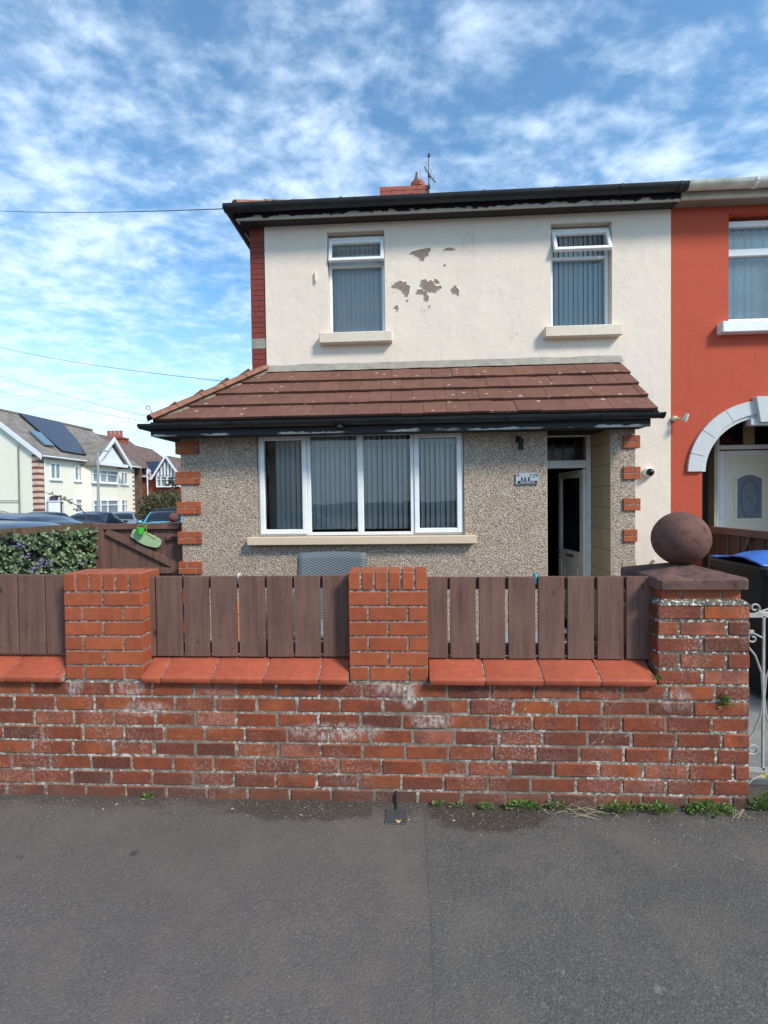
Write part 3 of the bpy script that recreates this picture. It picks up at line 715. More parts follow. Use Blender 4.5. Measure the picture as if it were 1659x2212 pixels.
for k in range(4):
    z = 8.62 - k * .1; ae.tube([(.40 + k * .05, 10.2, z), (.40 + k * .05, 10.6, z + .02)], .004, 4)
part('tv_aerial', ae, simple('aerial_metal', (.10, .08, .10), .5, .4), cm_)

# ------------------------------------------------------------------ windows
def frame_rect(mb, x0, x1, z0, z1, y, d, w_, M=None):
    mb.box(x0, y, z0, x0 + w_, y + d, z1, ch=.005, M=M).box(x1 - w_, y, z0, x1, y + d, z1, ch=.005, M=M)
    mb.box(x0 + w_, y + .001, z0, x1 - w_, y + d, z0 + w_, ch=.005, M=M).box(x0 + w_, y + .001, z1 - w_, x1 - w_, y + d, z1, ch=.005, M=M)
    return mb
def blind_mb(x0, x1, z0, z1, y, pitch=.056, wd=.058, ang=48, skip=0):
    b = MB(); x = x0 + pitch / 2 + skip; k = 0
    while x < x1:
        a = R(ang + rnd.uniform(-7, 7)); dx, dy = math.cos(a) * wd / 2, math.sin(a) * wd / 2; o_ = rnd.uniform(-.003, .003)
        def f(u, v):
            t = (u - .5) * 2; cv = .006 * (1 - t * t)
            return (x + o_ + dx * t + cv * math.sin(a), y + dy * t - cv * math.cos(a), z0 + (z1 - z0) * v)
        b.grid(f, 3, 1); x += pitch; k += 1
    return b
wn = part('window', frame_rect(MB(), -1.675, .572, 1.338, 2.45, 5.335, .07, .022).box(-1.13, 5.333, 1.36, -1.09, 5.405, 2.43, ch=.004).box(-.578, 5.333, 1.36, -.511, 5.405, 2.43, ch=.006).box(0, 5.333, 1.36, .04, 5.405, 2.43, ch=.004)
          .box(-1.09, 5.336, 1.358, -.578, 5.403, 1.375, ch=.003).box(-.511, 5.336, 1.358, 0, 5.403, 1.375, ch=.003), UPVC, house, label='wide white four-light window of the ground floor')
for (a, b) in ((-1.655, -1.132), (.042, .552)):
    part('casement', frame_rect(MB(), a, b, 1.358, 2.44, 5.318, .06, .052), UPVC, wn)
for (a, b) in ((-1.61, -1.18), (-1.09, -.578), (-.511, 0), (.09, .505)):
    part('pane', MB().quad((a, 5.362, 1.36), (b, 5.362, 1.36), (b, 5.362, 2.44), (a, 5.362, 2.44)), GLASS, wn, recalc=False)
bl = MB()
for (a, b, sk) in ((-1.62, -1.12, .12), (-1.11, -.56, 0), (-.53, .0, 0), (.05, .54, 0)):
    q_ = blind_mb(a, b, 1.40, 2.43, 5.44, skip=sk, ang=40); o_ = len(bl.v); bl.v += q_.v; bl.f += [tuple(i + o_ for i in f) for f in q_.f]
part('blind', bl, BLIND, wn, recalc=False, smooth=True)
part('blind_chain', MB().tube([(x, 5.455, 1.415 + .010 * math.cos((x + 1.5) / .056 * 6.28)) for x in [(-1.5 + i * .014) for i in range(147)]], .0025, 4), UPVC, wn)
part('sill', MB().box(-1.772, 5.20, 1.248, .688, 5.345, 1.334, ch=.006), SILLS, wn)
def bed_window(x0, x1, z0, z1, ztr, lab, tilt, sash):
    Y = 5.985
    o = part('window', frame_rect(MB(), x0, x1, z0, z1, Y, .07, .038).box(x0 + .038, Y + .001, ztr - .018, x1 - .038, Y + .068, ztr + .018, ch=.003), UPVC, house, label=lab)
    part('pane', MB().quad((x0 + .03, Y + .03, z0 + .03), (x1 - .03, Y + .03, z0 + .03), (x1 - .03, Y + .03, ztr), (x0 + .03, Y + .03, ztr)), GLASS, o, recalc=False)
    sx0, sx1, hz, sh_ = sash
    M = Matrix.Translation((0, Y - .03, hz)) @ Matrix.Rotation(R(-tilt), 4, 'X') @ Matrix.Translation((0, 0, -hz))
    s_ = part('open_sash', frame_rect(MB(), sx0, sx1, hz - sh_, hz, -.03, .045, .042, M=M), UPVC, o, label='top-hung sash standing open')
    p4 = [M @ Vector(p) for p in ((sx0 + .03, 0, hz - sh_ + .03), (sx1 - .03, 0, hz - sh_ + .03), (sx1 - .03, 0, hz - .03), (sx0 + .03, 0, hz - .03))]
    part('sash_pane', MB().quad(*p4), GLASS, o, recalc=False)
    part('blind', blind_mb(x0 + .03, x1 - .02, z0 + .03, z1 - .03, Y + .12, pitch=.058, wd=.062, ang=22), BLIND, o, recalc=False, smooth=True)
    part('sill', MB().box(x0 - .10, 5.80, z0 - .135, x1 + .085, 5.99, z0 - .012, ch=.008), SILLC, o)
bed_window(-.958, -.277, 3.72, 4.905, 4.56, 'left bedroom window, grey blind and top sash ajar', 13, (-.945, -.283, 4.835, .275))
bed_window(1.675, 2.362, 3.712, 4.895, 4.548, 'right bedroom window, grey blind and top sash wide ajar', 22, (1.690, 2.345, 4.83, .285))
# front door in its recess
df = part('door_frame', MB().box(1.24, 5.85, .12, 1.30, 5.92, 2.48, ch=.004).box(2.052, 5.85, .12, 2.107, 5.92, 2.48, ch=.004).box(1.30, 5.851, 2.065, 2.052, 5.918, 2.155, ch=.005).box(1.30, 5.851, 2.43, 2.052, 5.918, 2.48, ch=.004).box(1.30, 5.845, .12, 2.052, 5.92, .16, ch=.004), UPVCSH, house)
fp = part('fanlight', MB().quad((1.30, 5.885, 2.155), (2.052, 5.885, 2.155), (2.052, 5.885, 2.43), (1.30, 5.885, 2.43)), GLASS, df, recalc=False)
ld = MB()
for x in (1.40, 1.535, 1.665, 1.79, 1.93): ld.box(x, 5.881, 2.155, x + .009, 5.884, 2.43)
ld.box(1.30, 5.8805, 2.30, 2.052, 5.8838, 2.308)
part('leading', ld, simple('lead_came', (.03, .03, .035), .5), df)
rs = MB().lathe([(0, 0), (.034, 0), (.034, .004), (0, .004)], 0, 0, 18); rs.v = [(1.737 + a - .07, 5.880 - c_, 2.304 + b_) for a, b_, c_ in rs.v]
part('rose', rs, simple('dark_red_glass', (.10, .02, .025), .3), df)
dr = MB(); ang_ = R(85); H_ = Vector((2.046, 5.89, 0))
Md = Matrix.Translation(H_) @ Matrix.Rotation(-ang_ , 4, 'Z')
# leaf in local coords: extends -x from hinge, rotated inwards
def dbox(mb, x0, y0, z0, x1, y1, z1, ch=.004): return mb.box(x0, y0, z0, x1, y1, z1, ch=ch, M=Md)
dbox(dr, -.75, -.022, .16, -.66, .022, 2.05); dbox(dr, -.10, -.022, .16, 0, .022, 2.05)
dbox(dr, -.66, -.021, 1.96, -.10, .021, 2.05); dbox(dr, -.66, -.021, .92, -.10, .021, 1.06); dbox(dr, -.66, -.021, .16, -.10, .021, .28)
dbox(dr, -.66, -.010, .28, -.10, .010, .92)
fd = part('front_door', dr, UPVCSH, house, label='white half-glazed front door standing open inwards')
pm = MB(); dbox(pm, -.60, .012, .34, -.56, .022, .86); dbox(pm, -.20, .012, .34, -.16, .022, .86); dbox(pm, -.56, .012, .34, -.20, .022, .38); dbox(pm, -.56, .012, .82, -.20, .022, .86); dbox(pm, -.50, .010, .42, -.26, .018, .78)
pm2 = MB(); pm2.v = [tuple(Md @ (Matrix.Scale(-1, 4, (0, 1, 0)) @ (Md.inverted() @ Vector(p)))) for p in pm.v]; pm2.f = pm.f
pm.f += [tuple(i + len(pm.v) for i in f) for f in pm2.f]; pm.v += pm2.v
part('panel_moulding', pm, UPVCSH, fd)
g4 = MB(); dbox(g4, -.66, -.004, 1.06, -.10, .004, 1.96, 0); part('door_glass', g4, GLASSDK, fd)
hd = MB(); dbox(hd, -.72, -.06, 1.0, -.70, .06, 1.02); dbox(hd, -.72, -.065, 1.0, -.60, -.055, 1.02); dbox(hd, -.72, .055, 1.0, -.60, .065, 1.02); part('handle', hd, simple('chrome', (.7, .7, .7), .2, .9), fd)
lb = MB(); dbox(lb, -.50, -.028, .975, -.26, -.020, 1.015); part('letterbox', lb, simple('dull_metal', (.35, .34, .33), .35, .6), fd)
# clothes and clutter in the dark hall
hall = MB()
hall.tube([(1.50, 7.0, .12), (1.50, 7.0, 1.75)], .012, 6).tube([(1.36, 7.0, .9), (1.64, 7.0, .9)], .01, 6)
def lump(cx, cy, cz, rx, ry, rz, sd_):
    def f(u, v):
        a = u * 2 * math.pi; b = v * math.pi; d = Vector((math.cos(a) * math.sin(b), math.sin(a) * math.sin(b), math.cos(b)))
        k = 1 + .25 * mnoise.noise(d * 2.3 + Vector((sd_, 0, 0)))
        return (cx + rx * d.x * k, cy + ry * d.y * k, cz + rz * d.z * k)
    return f
single('coat_stand', hall.grid(lump(1.62, 7.15, 1.1, .16, .12, .35, 3), 16, 12), simple('dark_coats', (.03, .035, .05), .9), (1.5, 7, .12), 'dark coat stand hung with coats inside the open front doorway', 'coat stand', smooth=True, weld=True)
single('hall_bag', MB().grid(lump(1.60, 6.6, .55, .18, .16, .40, 5), 16, 12), simple('red_brown_fabric', (.13, .035, .02), .9), (1.6, 6.6, .15), 'red-brown fabric bundle on the floor inside the open front doorway', 'bag', smooth=True, weld=True)

# things fixed on the walls
sg = thing('house_sign', (1.235, 5.29, 1.93), 'small pale house number plaque 129 between the big window and the front door', 'sign')
part('plaque', MB().box(1.117, 5.280, 1.868, 1.353, 5.294, 1.984, ch=.002), simple('pale_grey_plaque', (.40, .46, .50), .35, 0, .05), sg)
part('band', MB().box(1.136, 5.2775, 1.876, 1.342, 5.2795, 1.903), simple('black_band', (.01, .012, .012), .4), sg)
def textmesh(name, body, x, y, z, size, mat, parent, font_w=1.0):
    cu = bpy.data.curves.new(name, 'FONT'); cu.body = body; cu.size = size; cu.align_x = 'CENTER'; cu.extrude = .0006
    tmp = bpy.data.objects.new(name + '_curve', cu); COL.objects.link(tmp)
    dg = bpy.context.evaluated_depsgraph_get(); me = bpy.data.meshes.new_from_object(tmp.evaluated_get(dg))
    bpy.data.objects.remove(tmp, do_unlink=True)
    b = BASE[parent.name]; M = Matrix.Translation(Vector((x, y, z)) - b) @ Matrix.Rotation(R(90), 4, 'X') @ Matrix.Diagonal((font_w, 1, 1, 1))
    me.transform(M); me.materials.clear(); me.materials.append(mat)
    o = bpy.data.objects.new(name, me); COL.objects.link(o); o.parent = parent; BASE[o.name] = b; return o
INK = simple('navy_ink', (.012, .018, .03), .4)
textmesh('number', '129', 1.303, 5.2785, 1.936, .060, INK, sg)
textmesh('street_name', 'Bloomfield Rd', 1.24, 5.2765, 1.882, .026, simple('white_letter', (.7, .7, .68), .5), sg)
cat = MB()
for cx in (1.180, 1.213, 1.252):
    cat.prism([(cx - .008, 5.2795, 1.906), (cx + .010, 5.2795, 1.906), (cx + .012, 5.2795, 1.926), (cx + .006, 5.2795, 1.930), (cx + .009, 5.2795, 1.947), (cx + .004, 5.2795, 1.941), (cx - .002, 5.2795, 1.943), (cx - .005, 5.2795, 1.950), (cx - .006, 5.2795, 1.932)], (0, -.0015, 0))
part('silhouettes', cat, INK, sg)
fl_ = MB()
for k in range(6):
    a = k * math.pi / 3; fl_.prism([(1.142 + .006 * math.cos(a + q_) + .009 * math.cos(a), 5.2795, 1.965 + .006 * math.sin(a + q_) + .009 * math.sin(a)) for q_ in [i * 1.05 for i in range(6)]], (0, -.0012 - k * .0001, 0))
part('red_flower', fl_, simple('red_print', (.45, .04, .09), .5), sg)
wl = thing('wall_lamp', (1.15, 5.29, 2.30), 'small black wall lamp high on the pebbledash beside the front door', 'lamp')
part('bracket', MB().box(1.122, 5.26, 2.31, 1.166, 5.30, 2.375, ch=.003).box(1.13, 5.23, 2.335, 1.16, 5.26, 2.36), BLACKP, wl)
lh = MB().lathe([(0, 2.225), (.028, 2.225), (.030, 2.24), (.026, 2.29), (.030, 2.33), (.02, 2.345), (0, 2.345)], 1.158, 5.215, 16); part('lamp_head', lh, BLACKP, wl, smooth='auto')
dc = thing('dome_camera', (2.77, 5.9, 2.0), 'white and black dome security camera on the cream wall right of the front door', 'security camera')
def latheY(prof, cx, cz, y, seg=24):
    m = MB().lathe(prof, 0, 0, seg); m.v = [(cx + a, y - c_, cz + b_) for a, b_, c_ in m.v]; return m
part('housing', latheY([(0, 0), (.056, 0), (.060, .02), (.057, .05), (.048, .062), (.044, .064)], 2.765, 2.0, 5.9), UPVC, dc, smooth='auto')
M_ = MB()
def domef(u, v):
    a = u * 2 * math.pi; b = v * math.pi / 2; return (2.768 + .045 * math.cos(a) * math.cos(b), 5.84 - .048 * math.sin(b), 2.0 + .045 * math.sin(a) * math.cos(b))
part('dome', M_.grid(domef, 24, 10), simple('black_dome', (.01, .01, .012), .08), dc, smooth=True)

# ------------------------------------------------------------------ red neighbour house
red = thing('neighbour_house', (6, 5.9, 0), 'adjoining house with bright red painted wall, grey stone arch and cream front door', 'house')
ACX, ACZ, RI, RO = 4.06, 2.0, .675, .85
# red wall with arched opening: strips
rw = MB().wall('y', 5.9, .25, 3.031, 9, 2.95, 5.13, [(3.672, 4.92, 3.70, 4.945)]).wall('y', 5.9, .25, 3.031, ACX - RI, 0, 2.95).wall('y', 5.9, .25, ACX + RI, 9, 0, 2.95, [(5.9, 8.1, .9, 2.3)])
na = 24
for k in range(na):
    a0 = math.pi * (1 - k / na); a1 = math.pi * (1 - (k + 1) / na)
    xa, za, xb, zb = ACX + RI * math.cos(a0), ACZ + RI * math.sin(a0) * .95, ACX + RI * math.cos(a1), ACZ + RI * math.sin(a1) * .95
    rw.quad((xa, 5.9, za), (xb, 5.9, zb), (xb, 5.9, 2.95), (xa, 5.9, 2.95)); rw.quad((xa, 5.9, za), (xa, 6.15, za), (xb, 6.15, zb), (xb, 5.9, zb))
part('wall', rw, REDWALL, red, label='red painted front wall')
part('side_wall', MB().box(8.8, 6.16, 0, 9, 13, 5.05).box(3.031, 12.8, 0, 8.79, 13, 5.05).box(3.031, 6.9, .05, 8.79, 12.7, .12).box(3.031, 6.16, 2.78, 8.79, 12.79, 2.95).box(3.031, 6.16, 4.98, 8.79, 12.79, 5.04).box(3.031, 6.16, 0, 3.06, 12.79, 5.04), DARKIN, red)
ar = MB(); segs = [(0, .045), (.045, .21), (.21, .375), (.375, .47)]
def arch(mb, r0, r1, y0, y1, f0, f1, n=8, sq=.95):
    o = []
    for k in range(n + 1):
        a = math.pi * (1 - (f0 + (f1 - f0) * k / n)); o.append((math.cos(a), math.sin(a) * sq))
    for k in range(n):
        (c0, s0), (c1, s1) = o[k], o[k + 1]
        P = lambda c_, s_, r_, y_: (ACX + r_ * c_, y_, ACZ + r_ * s_)
        mb.quad(P(c0, s0, r0, y0), P(c1, s1, r0, y0), P(c1, s1, r1, y0), P(c0, s0, r1, y0)); mb.quad(P(c0, s0, r1, y0), P(c1, s1, r1, y0), P(c1, s1, r1, y1), P(c0, s0, r1, y1))
        mb.quad(P(c0, s0, r0, y0), P(c0, s0, r0, y1), P(c1, s1, r0, y1), P(c1, s1, r0, y0))
    for c_, s_ in (o[0], o[-1]): mb.quad(P(c_, s_, r0, y0), P(c_, s_, r1, y0), P(c_, s_, r1, y1), P(c_, s_, r0, y1))
for f0, f1 in ((0, .085), (.0855, .20), (.2005, .33), (.3305, .464), (.536, .67), (.6705, .80), (.8005, .915), (.9155, 1)): arch(ar, RI + .012, RO, 5.865, 5.9, f0 + .0012, f1 - .0012, 6)
arc = part('stone_arch', ar, GREYSTONE, red, label='grey painted stone arch with keystone')
for f0, f1 in ((0, .464), (.536, 1)):
    a2 = MB(); arch(a2, RI - .03, RI + .03, 5.885, 5.93, f0, f1, 24); part('arch_moulding', a2, GREYSTONE, arc)
part('keystone', MB().prism([(ACX - .125, 5.82, 2.84), (ACX + .125, 5.82, 2.84), (ACX + .075, 5.82, 2.55), (ACX - .075, 5.82, 2.55)], (0, .12, 0)).box(ACX - .16, 5.86, 2.52, ACX + .16, 5.95, 2.60, ch=.005), GREYSTONE, arc, bevel=.006)
# recess lining, door
part('porch_lining', MB().box(3.892, 6.52, .1, 3.934, 6.66, 2.75).box(4.986, 6.36, .1, 5.03, 6.66, 2.75), simple('pale_green_render', (.46, .44, .28), .8), red)
part('side_screen', MB().wall('y', 6.66, .02, 3.07, 3.93, .1, 2.8).wall('y', 6.66, .02, 5.03, 5.7, .1, 2.8).box(3.07, 6.16, 2.76, 5.7, 6.66, 2.8).box(3.07, 6.16, .1, 3.09, 6.66, 2.76), simple('shaded_green_glass', (.018, .020, .016), .5), red)  # near-black colour carries the porch shade as well as dark green side glass
part('porch_floor', MB().box(3.39, 5.7, .03, 4.73, 6.6, .30, ch=.01), CONCRETE, red)
dfr = part('door_frame', MB().box(3.935, 6.58, .30, 3.99, 6.66, 2.72, ch=.004).box(4.93, 6.58, .30, 4.985, 6.66, 2.72, ch=.004).box(3.99, 6.575, 2.315, 4.93, 6.66, 2.37, ch=.005).box(4.0, 6.60, .3, 4.075, 6.66, 2.30, ch=.012).box(4.845, 6.60, .3, 4.92, 6.66, 2.30, ch=.012).box(4.076, 6.60, 2.23, 4.844, 6.66, 2.30, ch=.012), UPVC, red)
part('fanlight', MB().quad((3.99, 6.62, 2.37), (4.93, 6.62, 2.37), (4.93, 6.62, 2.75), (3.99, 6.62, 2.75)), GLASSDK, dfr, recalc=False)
part('fanlight_panel', MB().box(4.30, 6.60, 2.372, 4.44, 6.616, 2.74), simple('tan_panel', (.40, .29, .14), .7), dfr)
rdoor = part('front_door', MB().box(4.078, 6.625, .32, 4.842, 6.66, 2.228).box(4.13, 6.617, 2.15, 4.79, 6.624, 2.158).box(4.26, 6.615, 1.18, 4.66, 6.624, 1.28, ch=.006).box(4.25, 6.612, .5, 4.67, 6.624, 1.05, ch=.008), CREAMDOOR, red, label='cream front door with arched patterned glass')
dg_ = []
for k in range(9):
    t = k / 8; dg_.append((4.235 + .31 * t, 1.93 + .055 * math.sin(math.pi * t)))
ol = [(4.235, 1.42)] + dg_ + [(4.545, 1.42)]
go = [(4.390 + (x - 4.390) * 1.22, 1.68 + (z_ - 1.68) * 1.13) for x, z_ in ol]
ring = MB(); n_ = len(ol)
for k in range(n_):
    a, b, c_, d_ = ol[k], ol[(k + 1) % n_], go[(k + 1) % n_], go[k]
    ring.prism([(a[0], 6.612, a[1]), (b[0], 6.612, b[1]), (c_[0], 6.612, c_[1]), (d_[0], 6.612, d_[1])], (0, .012, 0))
part('glass_moulding', ring, CREAMDOOR, rdoor)
part('door_glass', MB().prism([(x, 6.618, z_) for x, z_ in ol], (0, .006, 0)), simple('obscured_glass', (.20, .25, .28), .25), rdoor)
le = MB()
le.tube([(4.39 + .10 * math.cos(a * .26), 6.616, 1.68 + .23 * math.sin(a * .26)) for a in range(25)], .003, 4)
le.tube([(4.39 + .125 * math.cos(a * .26), 6.616, 1.68 + .255 * math.sin(a * .26)) for a in range(25)], .002, 4)
for k in range(5): le.tube([(4.39 + .05 * math.sin(a * .5 + k) * (1 - a / 14), 6.616, 1.56 + k * .045 + .012 * a) for a in range(7)], .002, 4)
part('leading', le, simple('lead_line', (.07, .09, .10), .5), rdoor)
rwn = part('window', frame_rect(MB(), 3.66, 4.93, 3.71, 4.90, 5.99, .07, .065).box(3.725, 5.991, 4.50, 4.865, 6.058, 4.58, ch=.004).box(4.28, 5.992, 3.775, 4.33, 6.056, 4.50, ch=.004), UPVC, red, label='white bedroom window with net curtains')
part('pane', MB().quad((3.7, 6.03, 3.75), (4.9, 6.03, 3.75), (4.9, 6.03, 4.87), (3.7, 6.03, 4.87)), GLASS, rwn, recalc=False)
nc = MB()
def ncf(u, v):
    x = 3.70 + 1.2 * u; return (x, 6.16 + .014 * math.sin(x * 62) + .006 * math.sin(x * 151), 3.74 + 1.13 * v)
nc.grid(ncf, 160, 1)
part('net_curtain', nc, NET, rwn, recalc=False, smooth=True)
part('sill', MB().box(3.545, 5.79, 3.565, 5.05, 5.99, 3.69, ch=.008).box(3.67, 5.93, 3.69, 4.93, 5.99, 3.715, ch=.003), UPVC, rwn)
w2 = part('window', frame_rect(MB(), 5.9, 8.1, .9, 2.3, 5.99, .07, .065), UPVC, red); part('pane', MB().quad((5.95, 6.03, .95), (8.05, 6.03, .95), (8.05, 6.03, 2.25), (5.95, 6.03, 2.25)), GLASS, w2, recalc=False)
part('roof', MB().prism([(3.034, EY_, EZ_), (9.2, EY_, EZ_), (9.2, RY, RZ), (3.034, RY, RZ)], (0, 0, -.05)).prism([(3.034, RY, RZ), (9.2, RY, RZ), (9.2, 14.32, EZ_), (3.034, 14.32, EZ_)], (0, 0, -.05)), MAINROOF, red)
cg = MB(); pth = []
rg = part('gutter', MB().sweep(gut_prof(.070, 'x'), (3.07, 5.63, 5.136), (9.2, 5.63, 5.136)), simple('cream_gutter', (.62, .60, .50), .5, 0, .25, 8), red, smooth='auto')
part('gutter_bracket', MB().sweep(gut_prof(.078, 'x'), (3.755, 5.63, 5.136), (3.785, 5.63, 5.136)), UPVC, rg)
part('fascia', MB().box(3.05, 5.72, 5.022, 9.2, 5.75, 5.13), simple('cream_fascia', (.60, .58, .48), .5, 0, .1), red)
part('soffit', MB().box(3.05, 5.751, 5.026, 9.2, 5.899, 5.038), simple('brown_grey_soffit', (.24, .21, .16), .8), red)
part('lintel_line', MB().box(3.60, 5.893, 4.955, 5.0, 5.90, 4.965), REDWALL, red)
ss = thing('security_light', (3.05, 5.9, 2.6), 'small cream twin-headed sensor light on the red wall beside the arch', 'security light')
part('base', latheY([(0, 0), (.030, 0), (.034, .02), (.026, .045), (.0, .05)], 3.062, 2.618, 5.9, 16), simple('cream_plastic', (.62, .52, .33), .45), ss, smooth='auto')
part('arm', MB().tube([(3.065, 5.86, 2.615), (3.09, 5.83, 2.61), (3.12, 5.80, 2.60)], [.014, .010, .014], 10), simple('cream_plastic_arm', (.60, .50, .32), .45), ss)
part('head', MB().tube([(3.125, 5.80, 2.575), (3.132, 5.79, 2.60), (3.150, 5.775, 2.655)], [.028, .030, .022], 14), simple('pale_plastic', (.68, .62, .48), .4), ss, smooth='auto')

# ------------------------------------------------------------------ front garden wall
gw = thing('garden_wall', (-.3, 2.75, 0), 'low old red brick garden wall with newer orange-red brick piers, clay coping and a capped end pillar', 'wall')
WY = 2.75
wb = MB(); rowh = .0878; zt = .682; k = 0
while zt > -.05:
    zb = zt - rowh; off_ = (k % 2) * .1215 + (.06 if k % 4 == 3 else 0) + rnd.uniform(-.02, .02)
    x = -3.70 - off_; 
    while x < 1.835:
        L = .243 + rnd.uniform(-.006, .006)
        a, b = max(x + .0058, -3.7), min(x + L - .0058, 1.832)
        if 1.835 - b < .07: b = 1.832; L = 9
        if b - a > .05:
            dy = rnd.uniform(-.0025, .003); tz = rnd.uniform(-.0012, .0012)
            wb.box(a, WY + dy, zb + .0062 + tz, b, WY + .10, zt - .0052 + tz, j=.0016, ch=.0055)
        x += L
    # wall thickness behind
    zt = zb; k += 1
part('brickwork', wb, OLDBRICK, gw, label='old red brickwork with white salt stains', smooth='auto')
def mortar_face(x0, x1, z0, z1, y, mat, parent, name='mortar', amp=.0022):
    m = MB(); nx = int((x1 - x0) / .02); nz = max(2, int((z1 - z0) / .02))
    m.grid(lambda u, v: (x0 + (x1 - x0) * u, y + amp * mnoise.noise(Vector((u * nx * .9, v * nz * .9, 1))), z0 + (z1 - z0) * v), nx, nz)
    m.box(x0 + .001, y + .004, z0, x1 - .001, y + .18, z1 - .001)
    return part(name, m, mat, parent, recalc=False)
mortar_face(-3.7, 1.829, -.1, .684, WY + .0045, OLDMORTAR, gw)
# new brick piers
def pier(x0, x1, first, lab):
    b = MB(); y0, y1 = WY - .002, WY + .213; z = .686; pitchz = .0858; rows = []
    for r_ in range(6):
        ss_ = (r_ % 2 == 0) == first
        m = (x0 + x1) / 2
        if ss_: segs_ = [(x0, m - .006), (m + .006, x1)]
        else: segs_ = [(x0, x0 + .103), (x0 + .115, x1 - .115), (x1 - .103, x1)]
        for a, c_ in segs_: b.box(a, y0 + rnd.uniform(0, .001), z + .011, c_, y1, z + pitchz, j=.0006, ch=.0028)
        z += pitchz
    n_ = 6; wd = (x1 - x0 + .011) / n_
    for i_ in range(n_): b.box(x0 + i_ * wd, y0 + rnd.uniform(0, .001), z + .012, x0 + (i_ + 1) * wd - .011, y1 + .002, z + .113, j=.0010, ch=.004)
    p = part('pier', b, NEWBRICK, gw, label=lab, smooth='auto')
    mortar_face(x0 + .003, x1 - .003, .685, z + .105, y0 + .006, NEWMORTAR, p)
    return p
pier(-.357, .086, False, 'middle smooth red brick pier')
pier(-2.030, -1.566, False, 'left smooth red brick pier')
# coping
def coping(xs, lab):
    for a, b in zip(xs[:-1], xs[1:]):
        m = MB(); a += .004; b -= .004
        def pr(x, j_): return [(x, 2.716 + j_, .684), (x, 2.710 + j_, .694), (x, 2.708 + j_, .716), (x, 2.717 + j_, .727), (x, 2.760, .742), (x, 2.83, .775), (x, 2.862, .790), (x, 2.90, .792), (x, 2.985, .735), (x, 2.99, .684)]
        j_ = rnd.uniform(-.003, .003); A_ = pr(a, j_); B_ = pr(b, j_ + rnd.uniform(-.001, .001))
        i = len(m.v); n = len(A_); m.v += A_ + B_
        for k in range(n): m.f.append((i + k, i + (k + 1) % n, i + n + (k + 1) % n, i + n + k))
        m.f += [tuple(range(i, i + n)), tuple(range(i + 2 * n - 1, i + n - 1, -1))]
        part('coping_tile', m, COPING, gw, bevel=.003, smooth='auto')
    mm = MB(); x0, x1 = xs[0] + .002, xs[-1] - .002
    P_ = [(2.722, .688), (2.715, .713), (2.72, .720), (2.83, .768), (2.88, .784), (2.97, .732), (2.97, .688)]
    mm.prism([(x0, y, z) for y, z in P_], (x1 - x0, 0, 0)); part('coping_bedding', mm, NEWMORTAR, gw)
coping([-1.562, -1.446, -1.148, -.846, -.531, -.361], '')
coping([.091, .401, .719, 1.028, 1.325], '')
coping([-3.65, -3.34, -3.03, -2.72, -2.384, -2.075, -2.034], '')
# end pillar
pb = MB(); z0 = .682
for r_ in range(5):
    z = z0 + r_ * .0895
    if r_ % 2 == 0: sx_ = [(1.345, 1.575), (1.588, 1.832)]
    else: sx_ = [(1.345, 1.452), (1.465, 1.705), (1.718, 1.832)]
    for a, c_ in sx_: pb.box(a, WY + rnd.uniform(-.002, .002), z + .006, c_, WY + .10, z + .083, j=.0016, ch=.0055)
    for q0, q1 in ([(WY + .112, WY + .34), (WY + .352, WY + .46)] if r_ % 2 == 0 else [(WY + .112, WY + .22), (WY + .232, WY + .46)]):
        pb.box(1.345 + rnd.uniform(-.002, .002), q0, z + .006, 1.445, q1, z + .083, j=.0016, ch=.0055); pb.box(1.73, q0, z + .006, 1.832 + rnd.uniform(-.002, .002), q1, z + .083, j=.0016, ch=.0055)
z = -.1
while z < .66:
    for q0, q1 in ((WY + .112, WY + .34), (WY + .352, WY + .46)): pb.box(1.35, q0, z + .006, 1.832, q1, z + .083, j=.0016, ch=.0055)
    z += .0895
pl_ = part('pillar', pb, OLDBRICK, gw, label='end pillar of old brick with paint-spotted joints', smooth='auto')
q = newmat('spotted_mortar', .95, spec=.18)
c = q.mix(q.mapr(q.noise(20, 4, .6, vec=q.pos), .35, .65), (.085, .072, .058), (.20, .175, .145))
c = q.mix(q.mapr(q.noise(46, 4, .7, vec=q.pos), .545, .575), c, (.72, .69, .62))
q.col(c); q.bump(q.noise(110, 4, .7, vec=q.pos), .8, .008); SPOTM = q.m
mo = part('mortar', MB().box(1.350, WY + .0045, -.1, 1.828, WY + .455, 1.130), SPOTM, pl_)
# sloping fillet, new course and capstone
fm = MB()
def fill(u, v):
    a = u * 4; s_ = int(min(a, 3.999)); t = a - s_
    lo = [(1.344, WY - .004), (1.834, WY - .004), (1.834, WY + .462), (1.344, WY + .462)]; hi = [(1.372, WY + .020), (1.800, WY + .020), (1.800, WY + .44), (1.372, WY + .44)]
    L_ = lambda P: (P[s_][0] + (P[(s_ + 1) % 4][0] - P[s_][0]) * t, P[s_][1] + (P[(s_ + 1) % 4][1] - P[s_][1]) * t)
    p0, p1 = L_(lo), L_(hi); n_ = .004 * mnoise.noise(Vector((u * 90, v * 6, 0)))
    return (p0[0] + (p1[0] - p0[0]) * v, p0[1] + (p1[1] - p0[1]) * v, 1.124 + .030 * v + n_)
fm.grid(fill, 160, 4); part('mortar_fillet', fm, SPOTM, pl_)
nb = MB()
for a, c_ in ((1.376, 1.476), (1.488, 1.688), (1.699, 1.797)): nb.box(a, WY + .022, 1.150, c_, WY + .12, 1.212, ch=.003)
for a, c_ in ((WY + .13, WY + .33), (WY + .342, WY + .44)): nb.box(1.376, a, 1.150, 1.476, c_, 1.212, ch=.003); nb.box(1.70, a, 1.150, 1.797, c_, 1.212, ch=.003)
